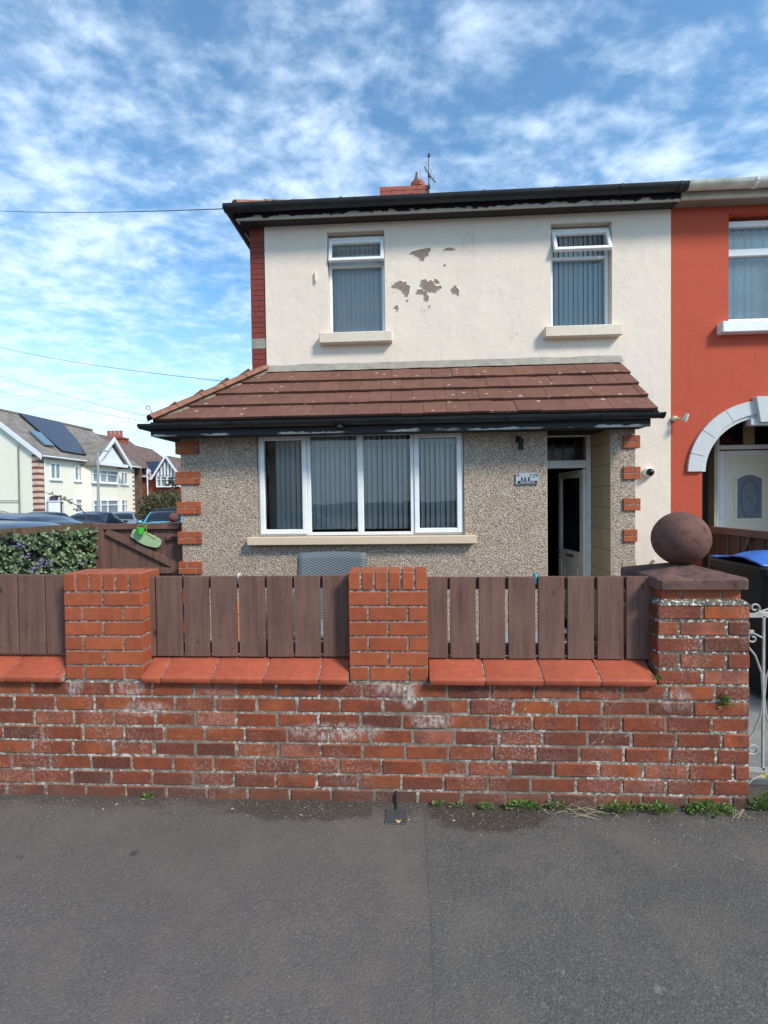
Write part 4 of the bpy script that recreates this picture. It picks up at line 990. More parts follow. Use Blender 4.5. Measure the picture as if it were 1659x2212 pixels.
part('top_course', nb, NEWBRICK, pl_); part('mortar', MB().box(1.380, WY + .026, 1.14, 1.793, WY + .436, 1.213), NEWMORTAR, pl_)
cp = MB(); x0, x1, y0, y1 = 1.338, 1.822, WY - .022, WY + .482
def ringc(x0, x1, y0, y1, z, c_): return [(x0 + c_, y0, z), (x1 - c_, y0, z), (x1, y0 + c_, z), (x1, y1 - c_, z), (x1 - c_, y1, z), (x0 + c_, y1, z), (x0, y1 - c_, z), (x0, y0 + c_, z)]
lv = [ringc(x0, x1, y0, y1, 1.213, .022), ringc(x0, x1, y0, y1, 1.262, .022), ringc(x0 + .008, x1 - .008, y0 + .008, y1 - .008, 1.272, .022)]
for t in (.2, .4, .6, .8): cx_, cy_ = (x0 + x1) / 2, (y0 + y1) / 2; lv.append([(cx_ + (p[0] - cx_) * (1 - t), cy_ + (p[1] - cy_) * (1 - t), 1.272 + .062 * t) for p in lv[2]])
for l_ in lv: cp.v += l_
for k in range(len(lv) - 1):
    for q_ in range(8): cp.f.append((k * 8 + q_, k * 8 + (q_ + 1) % 8, (k + 1) * 8 + (q_ + 1) % 8, (k + 1) * 8 + q_))
cp.f += [tuple(range(8))[::-1], tuple(range(len(cp.v) - 8, len(cp.v)))]
part('capstone', cp, CAPST, pl_)
bb = MB()
def ballf(cx, cy, cz, r_, sd_):
    def f(u, v):
        a = u * 2 * math.pi; b = v * math.pi; d = Vector((math.cos(a) * math.sin(b), math.sin(a) * math.sin(b), -math.cos(b)))
        k = 1 + .008 * mnoise.noise(d * 2.2 + Vector((sd_, 0, 0))) + .006 * mnoise.noise(d * 9 + Vector((0, sd_, 0)))
        z = cz + r_ * d.z * k
        return (cx + r_ * d.x * k, cy + r_ * d.y * k, max(z, cz - r_ * .93))
    return f
single('stone_ball', bb.grid(ballf(1.590, 2.985, 1.470, .156, 2), 64, 40), BALL, (1.59, 2.985, 1.32), 'large weathered brown stone ball on the capped brick end pillar', 'stone ball', smooth=True, weld=True)

# ------------------------------------------------------------------ picket panels between the piers
def fence_panel(xs, z0, z1, label, rail0, rail1):
    p = thing('fence_panel', ((rail0 + rail1) / 2, 2.87, .8), label, 'fence', 'brown picket panels on the garden wall')
    for a, b in xs:
        m = MB(); dz = rnd.uniform(-.002, .002); dx = rnd.uniform(-.0015, .0015)
        m.box(a, 2.846, z0 + dz, b, 2.866, z1 + dz, j=.0008, ch=.0018)
        o = part('board', m, FENCE, p)
        nm = MB()
        for zz in (z1 - .035 + rnd.uniform(-.01, .01), z0 + .05 + rnd.uniform(-.01, .01)):
            for xx in (a + .022, b - .022):
                if b - a < .1 and xx > a + .03: continue
                cx = xx + rnd.uniform(-.006, .006); nm.tube([(cx, 2.8445, zz), (cx, 2.850, zz)], .0026, 6)
        part('nail', nm, simple('rusty_nail', (.035, .018, .014), .8) if 'rusty_nail' not in bpy.data.materials else bpy.data.materials['rusty_nail'], o)
    for za, zb in ((z1 - .075, z1 - .006), (z0 + .012, z0 + .075)):
        part('rail', MB().box(rail0, 2.868, za, rail1, 2.906, zb, ch=.003), FENCE2, p)
    return p
fence_panel([(-1.628, -1.539), (-1.529, -1.373), (-1.359, -1.210), (-1.195, -1.040), (-1.024, -.872), (-.856, -.705), (-.692, -.539), (-.523, -.350)], .800, 1.280, 'brown painted picket panel between the left and middle brick piers', -1.56, -.36)
fence_panel([(.080, .206), (.221, .369), (.388, .537), (.556, .708), (.725, .871), (.890, 1.038), (1.057, 1.202), (1.219, 1.366)], .795, 1.268, 'brown painted picket panel between the middle pier and the stone ball pillar', .09, 1.36)
fence_panel([(-3.5, -3.36), (-3.35, -3.21), (-3.20, -3.05), (-3.04, -2.90), (-2.89, -2.72), (-2.71, -2.541), (-2.532, -2.399), (-2.389, -2.226), (-2.216, -2.04)], .812, 1.295, 'brown painted picket panel left of the left brick pier', -3.55, -2.03)
# cords looped over the top rail
def strap(name, x, z, mat, label, cat, w_, drop):
    s_ = thing(name, (x, 2.87, z), label, cat)
    part('loop', MB().tube([(x + .0005, 2.865, z - .045), (x, 2.862, z - .01), (x, 2.866, z + .006), (x, 2.885, z + .011), (x, 2.905, z + .006), (x + .001, 2.912, z - .03)], w_, 8), mat, s_, smooth='auto')
    part('tail', MB().box(x - w_ * .9, 2.910, z - drop, x + w_ * .9, 2.916, z - .028, ch=.002), mat, s_)
strap('white_tie', -1.0315, 1.279, simple('white_cord', (.62, .59, .52), .7, 0, .2, 60), 'pale cord tied over the top rail in a gap of the left picket panel', 'cord', .0062, .055)
strap('cyan_strap', .716, 1.268, simple('cyan_webbing', (.02, .36, .50), .6), 'bright cyan strap looped over the top rail of the right picket panel', 'strap', .0072, .20)
print('walls ok')

# ------------------------------------------------------------------ right hand side: gate, dividing fence, wheelie bin
ig = thing('iron_gate', (2.35, 2.9, .12), 'off-white wrought iron scroll garden gate to the right of the brick pillar', 'gate')
gf = MB()
for z in (1.034, .140): gf.box(1.90, 2.893, z - .012, 2.78, 2.905, z + .012)
for x in (2.005, 2.13, 2.26, 2.40, 2.54, 2.67): gf.box(x - .006, 2.893, .14, x + .006, 2.905, 1.03)
gf.box(1.895, 2.888, .06, 1.911, 2.91, 1.06).box(2.77, 2.888, .06, 2.786, 2.91, 1.06)
part('frame', gf, METALW, ig)
def scroll(cx, cz, r_, a0, turns, dirn=1, tail=None):
    pts = []
    n = int(14 * turns)
    for k in range(n + 1):
        t = k / n; a = a0 + dirn * turns * 2 * math.pi * t; rr = r_ * (1 - .72 * t); pts.append((cx + rr * math.cos(a), 2.899, cz + rr * math.sin(a)))
    return ([tail] if tail else []) + pts
for pts in (scroll(1.955, 1.075, .030, R(-60), 1.1, 1, (2.06, 2.899, 1.05)), scroll(1.945, .90, .030, R(80), 1.1, 1, (2.005, 2.899, .90)), scroll(1.945, .26, .032, R(-70), 1.1, 1, (1.915, 2.899, .235)), scroll(2.075, .26, .032, R(-110), 1.1, -1, (2.10, 2.899, .235)),
            [(1.915, 2.899, .86), (1.96, 2.899, .80), (1.995, 2.899, .70), (2.002, 2.899, .56), (1.99, 2.899, .45), (1.955, 2.899, .36), (1.915, 2.899, .30)], [(2.12, 2.899, .86), (2.06, 2.899, .78), (2.02, 2.899, .68), (2.010, 2.899, .56), (2.02, 2.899, .45), (2.06, 2.899, .36), (2.11, 2.899, .30)],
            [(1.915, 2.899, .05), (1.95, 2.899, .085), (2.02, 2.899, .115), (2.12, 2.899, .13)], [(1.96, 2.899, 1.045), (2.03, 2.899, 1.07), (2.14, 2.899, 1.12), (2.3, 2.899, 1.17), (2.5, 2.899, 1.12)]):
    part('scroll', MB().tube(pts, .0055, 6), METALW, ig)
part('latch', MB().box(1.88, 2.885, .93, 1.945, 2.90, .95, ch=.002), METALW, ig)
dv = thing('dividing_fence', (3.46, 4.6, 0), 'dark brown boarded fence dividing the two front gardens behind the wheelie bin', 'fence')
yy = 3.3; 
while yy < 5.85:
    part('board', MB().box(3.475, yy, .55, 3.492, yy + .118, 1.33, j=.001), FENCE2, dv); yy += .124
part('top_rail', MB().box(3.44, 3.3, 1.29, 3.51, 5.86, 1.365, ch=.004), FENCE, dv)
part('rail', MB().box(3.44, 3.3, .96, 3.474, 5.86, 1.03, ch=.003), FENCE, dv)
for a, b in ((5.55, 5.2), (4.4, 4.05)): part('brace', MB().tube([(3.455, a, .60), (3.455, b, 1.29)], .022, 6), FENCE3, dv)
for k in range(14): part('batten', MB().box(3.463, 3.4 + k * .18, 1.0, 3.474, 3.412 + k * .18, 1.29), FENCE3, dv)
dw = MB()
for r_ in range(8):
    for k in range(12): dw.box(3.40, 3.0 + k * .242 + (r_ % 2) * .12, r_ * .07 + .005, 3.52, 3.235 + k * .242 + (r_ % 2) * .12, r_ * .07 + .067, ch=.002)
part('dwarf_wall', dw, NEWBRICK, dv); part('mortar', MB().box(3.405, 3.0, 0, 3.515, 5.88, .56), NEWMORTAR, dv)
wbn = thing('wheelie_bin', (3.05, 4.35, .02), 'black wheelie bin with a creased bright blue lid beyond the iron gate', 'wheelie bin')
bm_ = MB(); 
def rr_(cx, cy, hx, hy, z, c_=.03): return [(cx - hx + c_, cy - hy, z), (cx + hx - c_, cy - hy, z), (cx + hx, cy - hy + c_, z), (cx + hx, cy + hy - c_, z), (cx + hx - c_, cy + hy, z), (cx - hx + c_, cy + hy, z), (cx - hx, cy + hy - c_, z), (cx - hx, cy - hy + c_, z)]
lv = [rr_(3.05, 4.38, .21, .25, .08), rr_(3.05, 4.36, .25, .31, .85), rr_(3.05, 4.35, .262, .325, 1.08), rr_(3.05, 4.35, .30, .36, 1.085), rr_(3.05, 4.35, .305, .365, 1.135), rr_(3.05, 4.35, .29, .35, 1.15)]
for l_ in lv: bm_.v += l_
for k in range(len(lv) - 1):
    for q_ in range(8): bm_.f.append((k * 8 + q_, k * 8 + (q_ + 1) % 8, (k + 1) * 8 + (q_ + 1) % 8, (k + 1) * 8 + q_))
bm_.f += [tuple(range(8))[::-1], tuple(range(len(bm_.v) - 8, len(bm_.v)))]
part('body', bm_, BLACKP, wbn, smooth='auto')
BLUEL = simple('blue_lid_plastic', (.035, .15, .50), .35, 0, .1)
lid = MB()
def lidf(u, v):
    x = 2.765 + .56 * u; y = 4.02 + .66 * v; z = 1.165 + .085 * math.sin(math.pi * min(1, v * 1.15)) * (.55 + .45 * math.sin(math.pi * u)) + .018 * mnoise.noise(Vector((x * 7, y * 7, 2)))
    return (x, y, z)
lid.grid(lidf, 24, 24); o = part('lid', lid, BLUEL, wbn, smooth=True)
md_ = o.modifiers.new('Solidify', 'SOLIDIFY'); md_.thickness = .012
part('handle', MB().tube([(2.80, 4.70, 1.14), (2.80, 4.76, 1.15), (3.30, 4.76, 1.15), (3.30, 4.70, 1.14)], .014, 8), BLACKP, wbn)
for s_ in (-1, 1):
    wmb = MB().lathe([(.0, -.02), (.09, -.025), (.1, -.015), (.1, .015), (.09, .025), (0, .02)], 0, 0, 18); wmb.v = [(3.05 + s_ * .24 + c_, 4.66 + a, .12 + b_) for a, b_, c_ in wmb.v]
    part('wheel', wmb, BLACKP, wbn)

# ------------------------------------------------------------------ left hand side: timber gate, hedge screen
tg = thing('timber_gate', (-3.05, 5.42, .05), 'brown painted boarded side gate with diagonal brace beside the house', 'gate')
xx = -3.52
while xx < -2.63:
    b = min(xx + .083, -2.612); part('board', MB().box(xx, 5.44, .10, b - .004, 5.46, 1.478, j=.001, ch=.002), FENCE, tg); xx += .083
part('top_rail', MB().box(-3.50, 5.40, 1.425, -2.612, 5.439, 1.492, ch=.003), FENCE, tg)
part('bottom_rail', MB().box(-3.50, 5.402, .92, -2.612, 5.439, .985, ch=.003), FENCE, tg)
def bracef(p0, p1, w_):
    d = Vector(p1) - Vector(p0); n = Vector((-d.z, 0, d.x)).normalized() * w_
    return MB().prism([Vector(p0) - n, Vector(p1) - n, Vector(p1) + n, Vector(p0) + n], (0, .03, 0))
part('brace', bracef((-3.47, 5.405, 1.405), (-2.625, 5.405, .985), .036), FENCE, tg)
part('brace', bracef((-2.625, 5.406, .915), (-3.47, 5.406, .30), .036), FENCE, tg)
bo = part('bolt_block', MB().box(-2.765, 5.40, 1.30, -2.612, 5.438, 1.362, ch=.003), FENCE, tg)
part('bolt', MB().tube([(-2.71, 5.385, 1.332), (-2.58, 5.385, 1.335)], .007, 8).tube([(-2.66, 5.385, 1.335), (-2.66, 5.365, 1.348)], .005, 6).box(-2.69, 5.38, 1.32, -2.675, 5.40, 1.345).box(-2.635, 5.38, 1.32, -2.62, 5.40, 1.345), simple('dark_iron', (.05, .035, .03), .6, .4), bo)
tp = thing('gate_post', (-3.57, 5.42, 0), 'pair of brown painted posts left of the boarded side gate', 'post')
part('post', MB().box(-3.665, 5.44, 0, -3.60, 5.50, 1.50, ch=.004), FENCE, tp); part('post', MB().box(-3.598, 5.39, 0, -3.505, 5.48, 1.497, ch=.005), FENCE, tp)
# hanging green board with a little bucket
hb = thing('hanging_board', (-2.99, 5.38, 1.28), 'blank pale green scalloped board hanging askew on the boarded gate', 'sign')
out = [(-3.172, 1.345), (-3.148, 1.415), (-3.125, 1.428), (-3.10, 1.420), (-3.05, 1.418), (-3.0, 1.398), (-2.955, 1.378), (-2.925, 1.362), (-2.90, 1.355), (-2.875, 1.335), (-2.84, 1.322), (-2.815, 1.295), (-2.822, 1.250), (-2.838, 1.232), (-2.862, 1.215), (-2.90, 1.218), (-2.93, 1.224), (-2.98, 1.235), (-3.04, 1.258), (-3.09, 1.285), (-3.125, 1.315), (-3.15, 1.325)]
part('board', MB().prism([(x, 5.382, z) for x, z in out], (0, .012, 0)), simple('sage_green_paint', (.36, .50, .27), .55, 0, .08, 14), hb, bevel=.003)
part('string', MB().tube([(-2.985, 5.385, 1.50), (-2.985, 5.378, 1.44), (-2.975, 5.376, 1.385)], .0035, 5).tube([(-2.975, 5.376, 1.385), (-2.92, 5.376, 1.34), (-2.885, 5.376, 1.318), (-2.88, 5.376, 1.330)], .003, 5), simple('green_string', (.35, .42, .12), .8), hb)
gb = thing('toy_bucket', (-3.03, 5.36, 1.40), 'small bright green bucket hanging by its handle above the pale green board', 'bucket')
bk_ = MB().lathe([(.032, 1.374), (.045, 1.440), (.047, 1.446), (.043, 1.446), (.040, 1.436), (.030, 1.380), (0, 1.378)], -3.028, 5.338, 20); part('pail', bk_, simple('bright_green_plastic', (.06, .50, .06), .35), gb, smooth='auto')
part('handle', MB().tube([(-3.07, 5.338, 1.44), (-3.05, 5.338, 1.475), (-3.0, 5.35, 1.485), (-2.985, 5.36, 1.45)], .003, 5), bpy.data.materials['bright_green_plastic'], gb)
# side boundary fence with artificial leaf screen
sf = thing('side_fence', (-3.68, 4.6, 0), 'weathered brown boarded boundary fence behind the leaf screen', 'fence')
yy = 2.9
while yy < 5.38:
    part('board', MB().box(-3.70, yy, 0, -3.682, yy + .118, 1.505 + rnd.uniform(-.004, .004), j=.001), FENCE3, sf); yy += .124
part('rail', MB().box(-3.74, 2.9, 1.35, -3.701, 5.43, 1.42), FENCE3, sf)
def leaf(mb, p, d, n, L, w_, fold=.25):
    p, d, n = Vector(p), Vector(d).normalized(), Vector(n).normalized(); s_ = d.cross(n).normalized(); n = s_.cross(d)
    a = p; b = p + d * L * .35 + s_ * w_ * .5 + n * w_ * fold; c_ = p + d * L * .75 + s_ * w_ * .38 + n * w_ * fold * .8; t = p + d * L; e = p + d * L * .75 - s_ * w_ * .38 + n * w_ * fold * .8; f = p + d * L * .35 - s_ * w_ * .5 + n * w_ * fold; m1 = p + d * L * .35; m2 = p + d * L * .75
    i = len(mb.v); mb.v += [tuple(q) for q in (a, b, c_, t, e, f, m1, m2)]
    mb.f += [(i, i + 1, i + 6), (i + 6, i + 1, i + 2, i + 7), (i + 7, i + 2, i + 3), (i, i + 6, i + 5), (i + 6, i + 7, i + 4, i + 5), (i + 7, i + 3, i + 4)]
hd_ = thing('leaf_screen', (-3.62, 4.6, 0), 'artificial leaf hedge screen with purple flowers fixed along the side fence', 'hedge screen')
lf, ld_, pf = MB(), MB(), MB()
def rdir(fwd, spread): return (Vector(fwd) + Vector((rnd.uniform(-1, 1), rnd.uniform(-1, 1), rnd.uniform(-1, 1))) * spread).normalized()
for k in range(1150):
    y = 3.0 + 2.40 * rnd.random() ** .85; z = .55 + .90 * rnd.random()
    cx = -3.64 + rnd.uniform(0, .09)
    if z > 1.43 and rnd.random() < .6: continue
    if y > 5.30 and rnd.random() < .5: continue
    ctr = rdir((1, -.5, .4), .6)
    tgt = lf if (mnoise.noise(Vector((y * 3, z * 3, 0))) > -.35 and rnd.random() < .8) else ld_
    for m in range(5):
        d = rdir(ctr * .25, .9); leaf(tgt, (cx, y, z), d, ctr, rnd.uniform(.034, .055), rnd.uniform(.020, .030))
for (y, z, n_) in ((4.25, 1.36, 60), (4.32, 1.25, 60), (4.5, 1.16, 90), (4.62, 1.14, 60), (4.42, 1.12, 40), (5.1, 1.10, 30), (4.5, .93, 60), (5.0, .90, 40), (4.15, 1.05, 30), (4.9, .99, 40)):
    for k in range(int(n_ * .55)):
        p = (-3.56 + rnd.uniform(-.02, .03), y + rnd.gauss(0, .035), z + rnd.gauss(0, .025)); leaf(pf, p, rdir((1, -.3, .2), .9), (1, -.5, .3), .018, .014)
part('leaves', lf, LEAFH, hd_, recalc=False); part('dark_leaves', ld_, LEAFD, hd_, recalc=False); part('flowers', pf, PURPLE, hd_, recalc=False)
part('backing', MB().box(-3.681, 3.0, .5, -3.66, 5.40, 1.43), simple('dark_green_mesh', (.015, .022, .014), .9), hd_)
tw = thing('bare_stem', (-3.9, 5.4, 0), 'bare brown arching stem with withered tufts rising above the leaf screen', 'plant')
sp_ = [(-3.9, 5.72, 1.2), (-3.9, 5.687, 1.60), (-3.9, 5.578, 1.691), (-3.9, 5.393, 1.757), (-3.9, 5.28, 1.80), (-3.9, 5.172, 1.824), (-3.9, 5.057, 1.848)]
part('stem', MB().tube(sp_, [.007, .006, .006, .005, .005, .004, .003], 6), BARK, tw)
tf = MB()
for (y, z, n_) in ((5.14, 1.835, 8), (5.27, 1.80, 14), (5.34, 1.775, 14), (5.42, 1.765, 16), (5.44, 1.735, 12), (5.55, 1.655, 12), (5.5, 1.652, 10)):
    for k in range(n_): leaf(tf, (-3.9 + rnd.uniform(-.02, .02), y + rnd.gauss(0, .012), z + rnd.gauss(0, .010)), rdir((0, 0, .2), 1), (1, -1, 0), .022, .008)
part('withered_leaves', tf, leafmat('withered_leaf', (.05, .025, .015), (.09, .05, .03), (.13, .085, .05)), tw, recalc=False)
# ------------------------------------------------------------------ garden furniture and oddments seen over and between the pickets
q = newmat('grey_rattan', .55)
sp = q.sep(q.pos)
a_ = q.math('SINE', q.math('MULTIPLY', sp[2], 230.)); b_ = q.math('SINE', q.math('MULTIPLY', q.math('ADD', sp[0], sp[1]), 105.))
h_ = q.math('MULTIPLY', a_, b_)
c = q.mix(q.mapr(h_, -.6, .6), (.075, .088, .10), (.165, .185, .20)); c = q.mix(q.mapr(q.noise(9, 3, vec=q.rot(q.pos, (0, 0, 0), (4, 4, .3))), .4, .7, 0, .5), c, (.12, .14, .16))
q.col(c); q.bump(h_, .6, .004); RAT = q.m
rc = thing('rattan_chair', (-.81, 4.75, .03), 'grey woven rattan armchair under the big front window', 'chair')
bs = MB()
def backf(u, v):
    x = -1.165 + .71 * u; z = .45 + .735 * v + .012 * math.sin(math.pi * u) ; y = 4.90 + .05 * math.cos((u - .5) * 2.2) + .10 * v - .05; return (x, y, z)
bs.grid(backf, 12, 10); o = part('backrest', bs, RAT, rc, smooth=True); mm_ = o.modifiers.new('Solidify', 'SOLIDIFY'); mm_.thickness = .045
part('seat', MB().box(-1.16, 4.36, .30, -.46, 4.93, .45, ch=.02), RAT, rc)
part('cushion', MB().box(-1.10, 4.38, .452, -.52, 4.86, .54, ch=.03), simple('grey_cushion', (.20, .22, .24), .9), rc)
for s_ in (0, 1):
    x0 = -1.245 if s_ == 0 else -.455
    part('arm', MB().prism([(x0, 4.32, .06), (x0, 4.32, .66), (x0, 4.60, .70), (x0, 4.98, .96), (x0, 4.98, .06)], (.08, 0, 0)), RAT, rc, bevel=.015)
for x in (-1.2, -.42):
    for y in (4.36, 4.93): part('leg', MB().box(x - .02, y - .02, .03, x + .02, y + .02, .12), RAT, rc)
single('terracotta_planter', MB().lathe([(0, .035), (.11, .035), (.14, .70), (.155, .71), (.155, .76), (.13, .76), (.12, .70), (0, .70)], -1.66, 4.45, 24), simple('orange_terracotta', (.48, .17, .06), .8), (-1.66, 4.45, .03), 'orange planter glimpsed through a gap in the left picket panel', 'planter', smooth='auto')
bx = thing('storage_box', (1.0, 4.6, .03), 'pale grey lidded box glimpsed through the right picket panel', 'box')
part('box', MB().box(.75, 4.35, .03, 1.25, 4.75, .40, ch=.015), simple('grey_plastic', (.26, .28, .31), .5), bx); part('lid', MB().box(.735, 4.335, .402, 1.265, 4.765, .44, ch=.012), bpy.data.materials['grey_plastic'], bx)
gr = MB()
for k in range(2600):
    x = rnd.uniform(-2.3, 1.4); y = rnd.uniform(5.02, 5.27); h_ = rnd.uniform(.04, .13)
    leaf(gr, (x, y, .03), (rnd.uniform(-.5, .5), rnd.uniform(-.5, .3), 1), (0, -1, .2), h_, .014)
o = single('border_plants', gr, LEAFW, (0, 5.15, .03), 'low green ground cover along the foot of the pebbledash wall', 'plants', recalc=False); o['kind'] = 'stuff'

# ------------------------------------------------------------------ weeds, cover, litter on the pavement
def weed(x, y, r_, n_, label, zc=0.0, h_=.05, wallside=1):
    m = MB(); n_ = max(12, int(n_ * .6)); h_ *= .8
    for k in range(n_):
        a = rnd.uniform(0, 6.28); rr = r_ * math.sqrt(rnd.random()) ; px, py = x + rr * math.cos(a), y + .35 * rr * math.sin(a)
        py = min(py, 2.742)
        z = zc + h_ * rnd.random() * (1 - .6 * rr / r_)
        leaf(m, (px, py, z), (math.cos(a) * .8 + rnd.uniform(-.5, .5), math.sin(a) * .5 - .25 + rnd.uniform(-.3, .3), rnd.uniform(.1, 1.1)), (0, -.4, 1), rnd.uniform(.009, .030), rnd.uniform(.006, .017), .2)
    for k in range(n_ // 12):
        leaf(m, (x + rnd.uniform(-r_, r_), min(2.742, y + rnd.uniform(-.01, .02)), zc), (rnd.uniform(-.8, .8), rnd.uniform(-.7, .1), 1), (0, -1, .2), rnd.uniform(.03, .05) + h_ * .5, .004, .1)
    s_ = thing('weed', (x, y, zc), label, 'weed', 'green weeds growing at the wall foot')
    part('leaves', m, LEAFW, s_, recalc=False)
    st = MB()
    for k in range(max(4, n_ // 14)):
        a = rnd.uniform(0, 6.28); rr = r_ * .7 * rnd.random(); st.tube([(x, min(y, 2.738), zc), (x + rr * math.cos(a) * .6, min(2.738, y + .2 * rr * math.sin(a)), zc + h_ * .5), (x + rr * math.cos(a), min(2.738, y + .35 * rr * math.sin(a)), zc + h_ * .8)], .0012, 4)
    part('stems', st, LEAFW, s_)
for a in ((.135, 2.722, .030, 22, 'tiny weed at the wall foot just right of the black cover', 0, .045), (.255, 2.72, .050, 26, 'flat pale weed, second to the right of the black cover', 0, .02), (.395, 2.70, .040, 46, 'small bright weed in the dark soil below the middle of the wall', 0, .06),
          (.60, 2.72, .105, 190, 'wide low patch of weeds left of the dried stalks at the wall foot', 0, .045), (.80, 2.73, .060, 70, 'small weed clump directly beside the dried stalks', 0, .04), (1.10, 2.715, .070, 110, 'weed clump just right of the dried stalks', 0, .055), (1.215, 2.735, .045, 45, 'small weed between two larger clumps under the pillar side of the wall', 0, .04),
          (1.325, 2.715, .085, 150, 'round weed clump under the left edge of the end pillar', 0, .06), (1.60, 2.715, .125, 320, 'largest weed clump in front of the end pillar', 0, .07), (-1.545, 2.735, .022, 14, 'single sprig of grass at the left part of the wall foot', 0, .06)):
    weed(*a)
weed(1.93, 2.86, .10, 420, 'tall bushy weed with a yellow flower at the right corner of the end pillar', 0, .17)
yf = MB()
for k in range(10): leaf(yf, (1.925, 2.78, .175), (math.cos(k * .63), -.3, math.sin(k * .63)), (0, -1, 0), .014, .008)
single('yellow_flower', yf, simple('yellow_petal', (.65, .5, .02), .6), (1.925, 2.78, .17), 'tiny yellow flower on the tall weed by the pillar', 'flower', recalc=False)
weed(1.330, 2.742, .03, 40, 'tiny plant growing where the clay coping meets the end pillar', .71, .05)
m = MB()
for k in range(60): leaf(m, (1.695 + rnd.gauss(0, .013), 2.742, .603 + rnd.gauss(0, .018)), rdir((0, -.8, .4), .8), (0, -1, .3), rnd.uniform(.014, .024), .012)
single('wall_plant', m, LEAFW, (1.695, 2.745, .60), 'small green plant rooted in a mortar joint of the end pillar', 'plant', recalc=False)
ds = MB()
for k in range(26):
    x = rnd.gauss(.93, .07); y = rnd.uniform(2.63, 2.73); a = rnd.uniform(-.5, .5) + (3.14 if rnd.random() < .5 else 0); L = rnd.uniform(.05, .12)
    ds.tube([(x, y, .004), (x + L * .5 * math.cos(a), y + L * .3 * math.sin(a), rnd.uniform(.006, .03)), (x + L * math.cos(a), y + L * .6 * math.sin(a), .003)], .0011, 4)
for k in range(8):
    x = rnd.gauss(1.74, .03); ds.tube([(x, 2.72, .003), (x + rnd.uniform(-.04, .04), 2.70, .03), (x + rnd.uniform(-.09, .09), 2.66, .004)], .0011, 4)
single('dried_stalks', ds, simple('straw', (.36, .29, .18), .9), (.93, 2.7, 0), 'dried straw-coloured stalks lying at the wall foot between the weeds', 'dead plant', kind='stuff')
cv = thing('cable_cover', (-.1, 2.61, 0), 'small square black cover set in the pavement at the wall foot', 'cover')
part('plate', MB().box(-.158, 2.555, .0, -.042, 2.672, .006, ch=.003), simple('slate_black_plate', (.055, .058, .060), .6, 0, .3, 40, bmp=.3), cv)
single('wall_cable', MB().tube([(-.10, 2.668, .003), (-.102, 2.722, .006), (-.103, 2.740, .022), (-.103, 2.743, .048), (-.103, 2.758, .060)], .007, 8), BLACKP, (-.1, 2.7, 0), 'short black cable running from the square cover up into the brick wall', 'cable', smooth=True)
m = MB(); m.v = [(-.085 + .016 * math.cos(a) * (1 + .2 * math.sin(3 * a)), 2.575 + .012 * math.sin(a), .009 + .003 * math.cos(2 * a)) for a in [i * .52 for i in range(12)]]; m.f = [tuple(range(12))]
single('fallen_leaf', m, simple('tan_leaf', (.55, .36, .16), .7), (-.09, 2.575, .008), 'tan fallen leaf on the small black cover', 'leaf', recalc=False)
pb_ = MB()
def pebble(x, y, r_):
    i = len(pb_.v)
    for k, (a, b, c_) in enumerate(((1, 0, 0), (0, 1, 0), (-1, 0, 0), (0, -1, 0), (0, 0, 1), (0, 0, -1))):
        s_ = r_ * rnd.uniform(.7, 1.2); pb_.v.append((x + a * s_ * 1.2, y + b * s_, .001 + max(0, c_) * s_ * .8))
    for q_ in ((0, 1, 4), (1, 2, 4), (2, 3, 4), (3, 0, 4)): pb_.f.append(tuple(i + t for t in q_))
for k in range(420): pebble(rnd.uniform(-2.6, 1.9), 2.74 - abs(rnd.gauss(0, .12)), rnd.uniform(.0012, .0034))
for k in range(80): pebble(rnd.gauss(.4, .2), rnd.gauss(2.63, .06), rnd.uniform(.0010, .0032))
for k in range(80): pebble(rnd.gauss(-.6, .25), rnd.gauss(2.64, .06), rnd.uniform(.0010, .0034))
for k in range(200): pebble(rnd.uniform(-1.8, 1.8), rnd.uniform(1.2, 2.6), rnd.uniform(.0010, .0022))
for (x, y) in ((-.03, 2.60), (-.62, 2.62), (-1.02, 2.66), (-1.7, 2.68), (-1.75, 2.63), (.21, 2.60), (.32, 2.66)): pebble(x, y, .006)
grit_mb = pb_; pb_ = MB()
for k in range(1700): pebble(rnd.uniform(-2.6, 1.9), 2.745 - abs(rnd.gauss(0, .045)), rnd.uniform(.0015, .0045))
for k in range(700): pebble(rnd.gauss(.42, .20), rnd.gauss(2.64, .06), rnd.uniform(.0015, .0045))
for k in range(700): pebble(rnd.gauss(-.62, .26), rnd.gauss(2.66, .05), rnd.uniform(.0015, .0045))
single('soil', pb_, simple('dark_soil', (.055, .042, .033), .95, 0, .4, 60), (0, 2.65, 0), 'crumbs of dark soil gathered along the wall foot', 'soil', kind='stuff', recalc=False)
pb_ = grit_mb
single('grit', pb_, simple('pale_grit', (.40, .36, .31), .8, 0, .3, 90), (0, 2.6, 0), 'scattered pale grit and small stones on the pavement', 'grit', kind='stuff', recalc=False)
print('props ok')

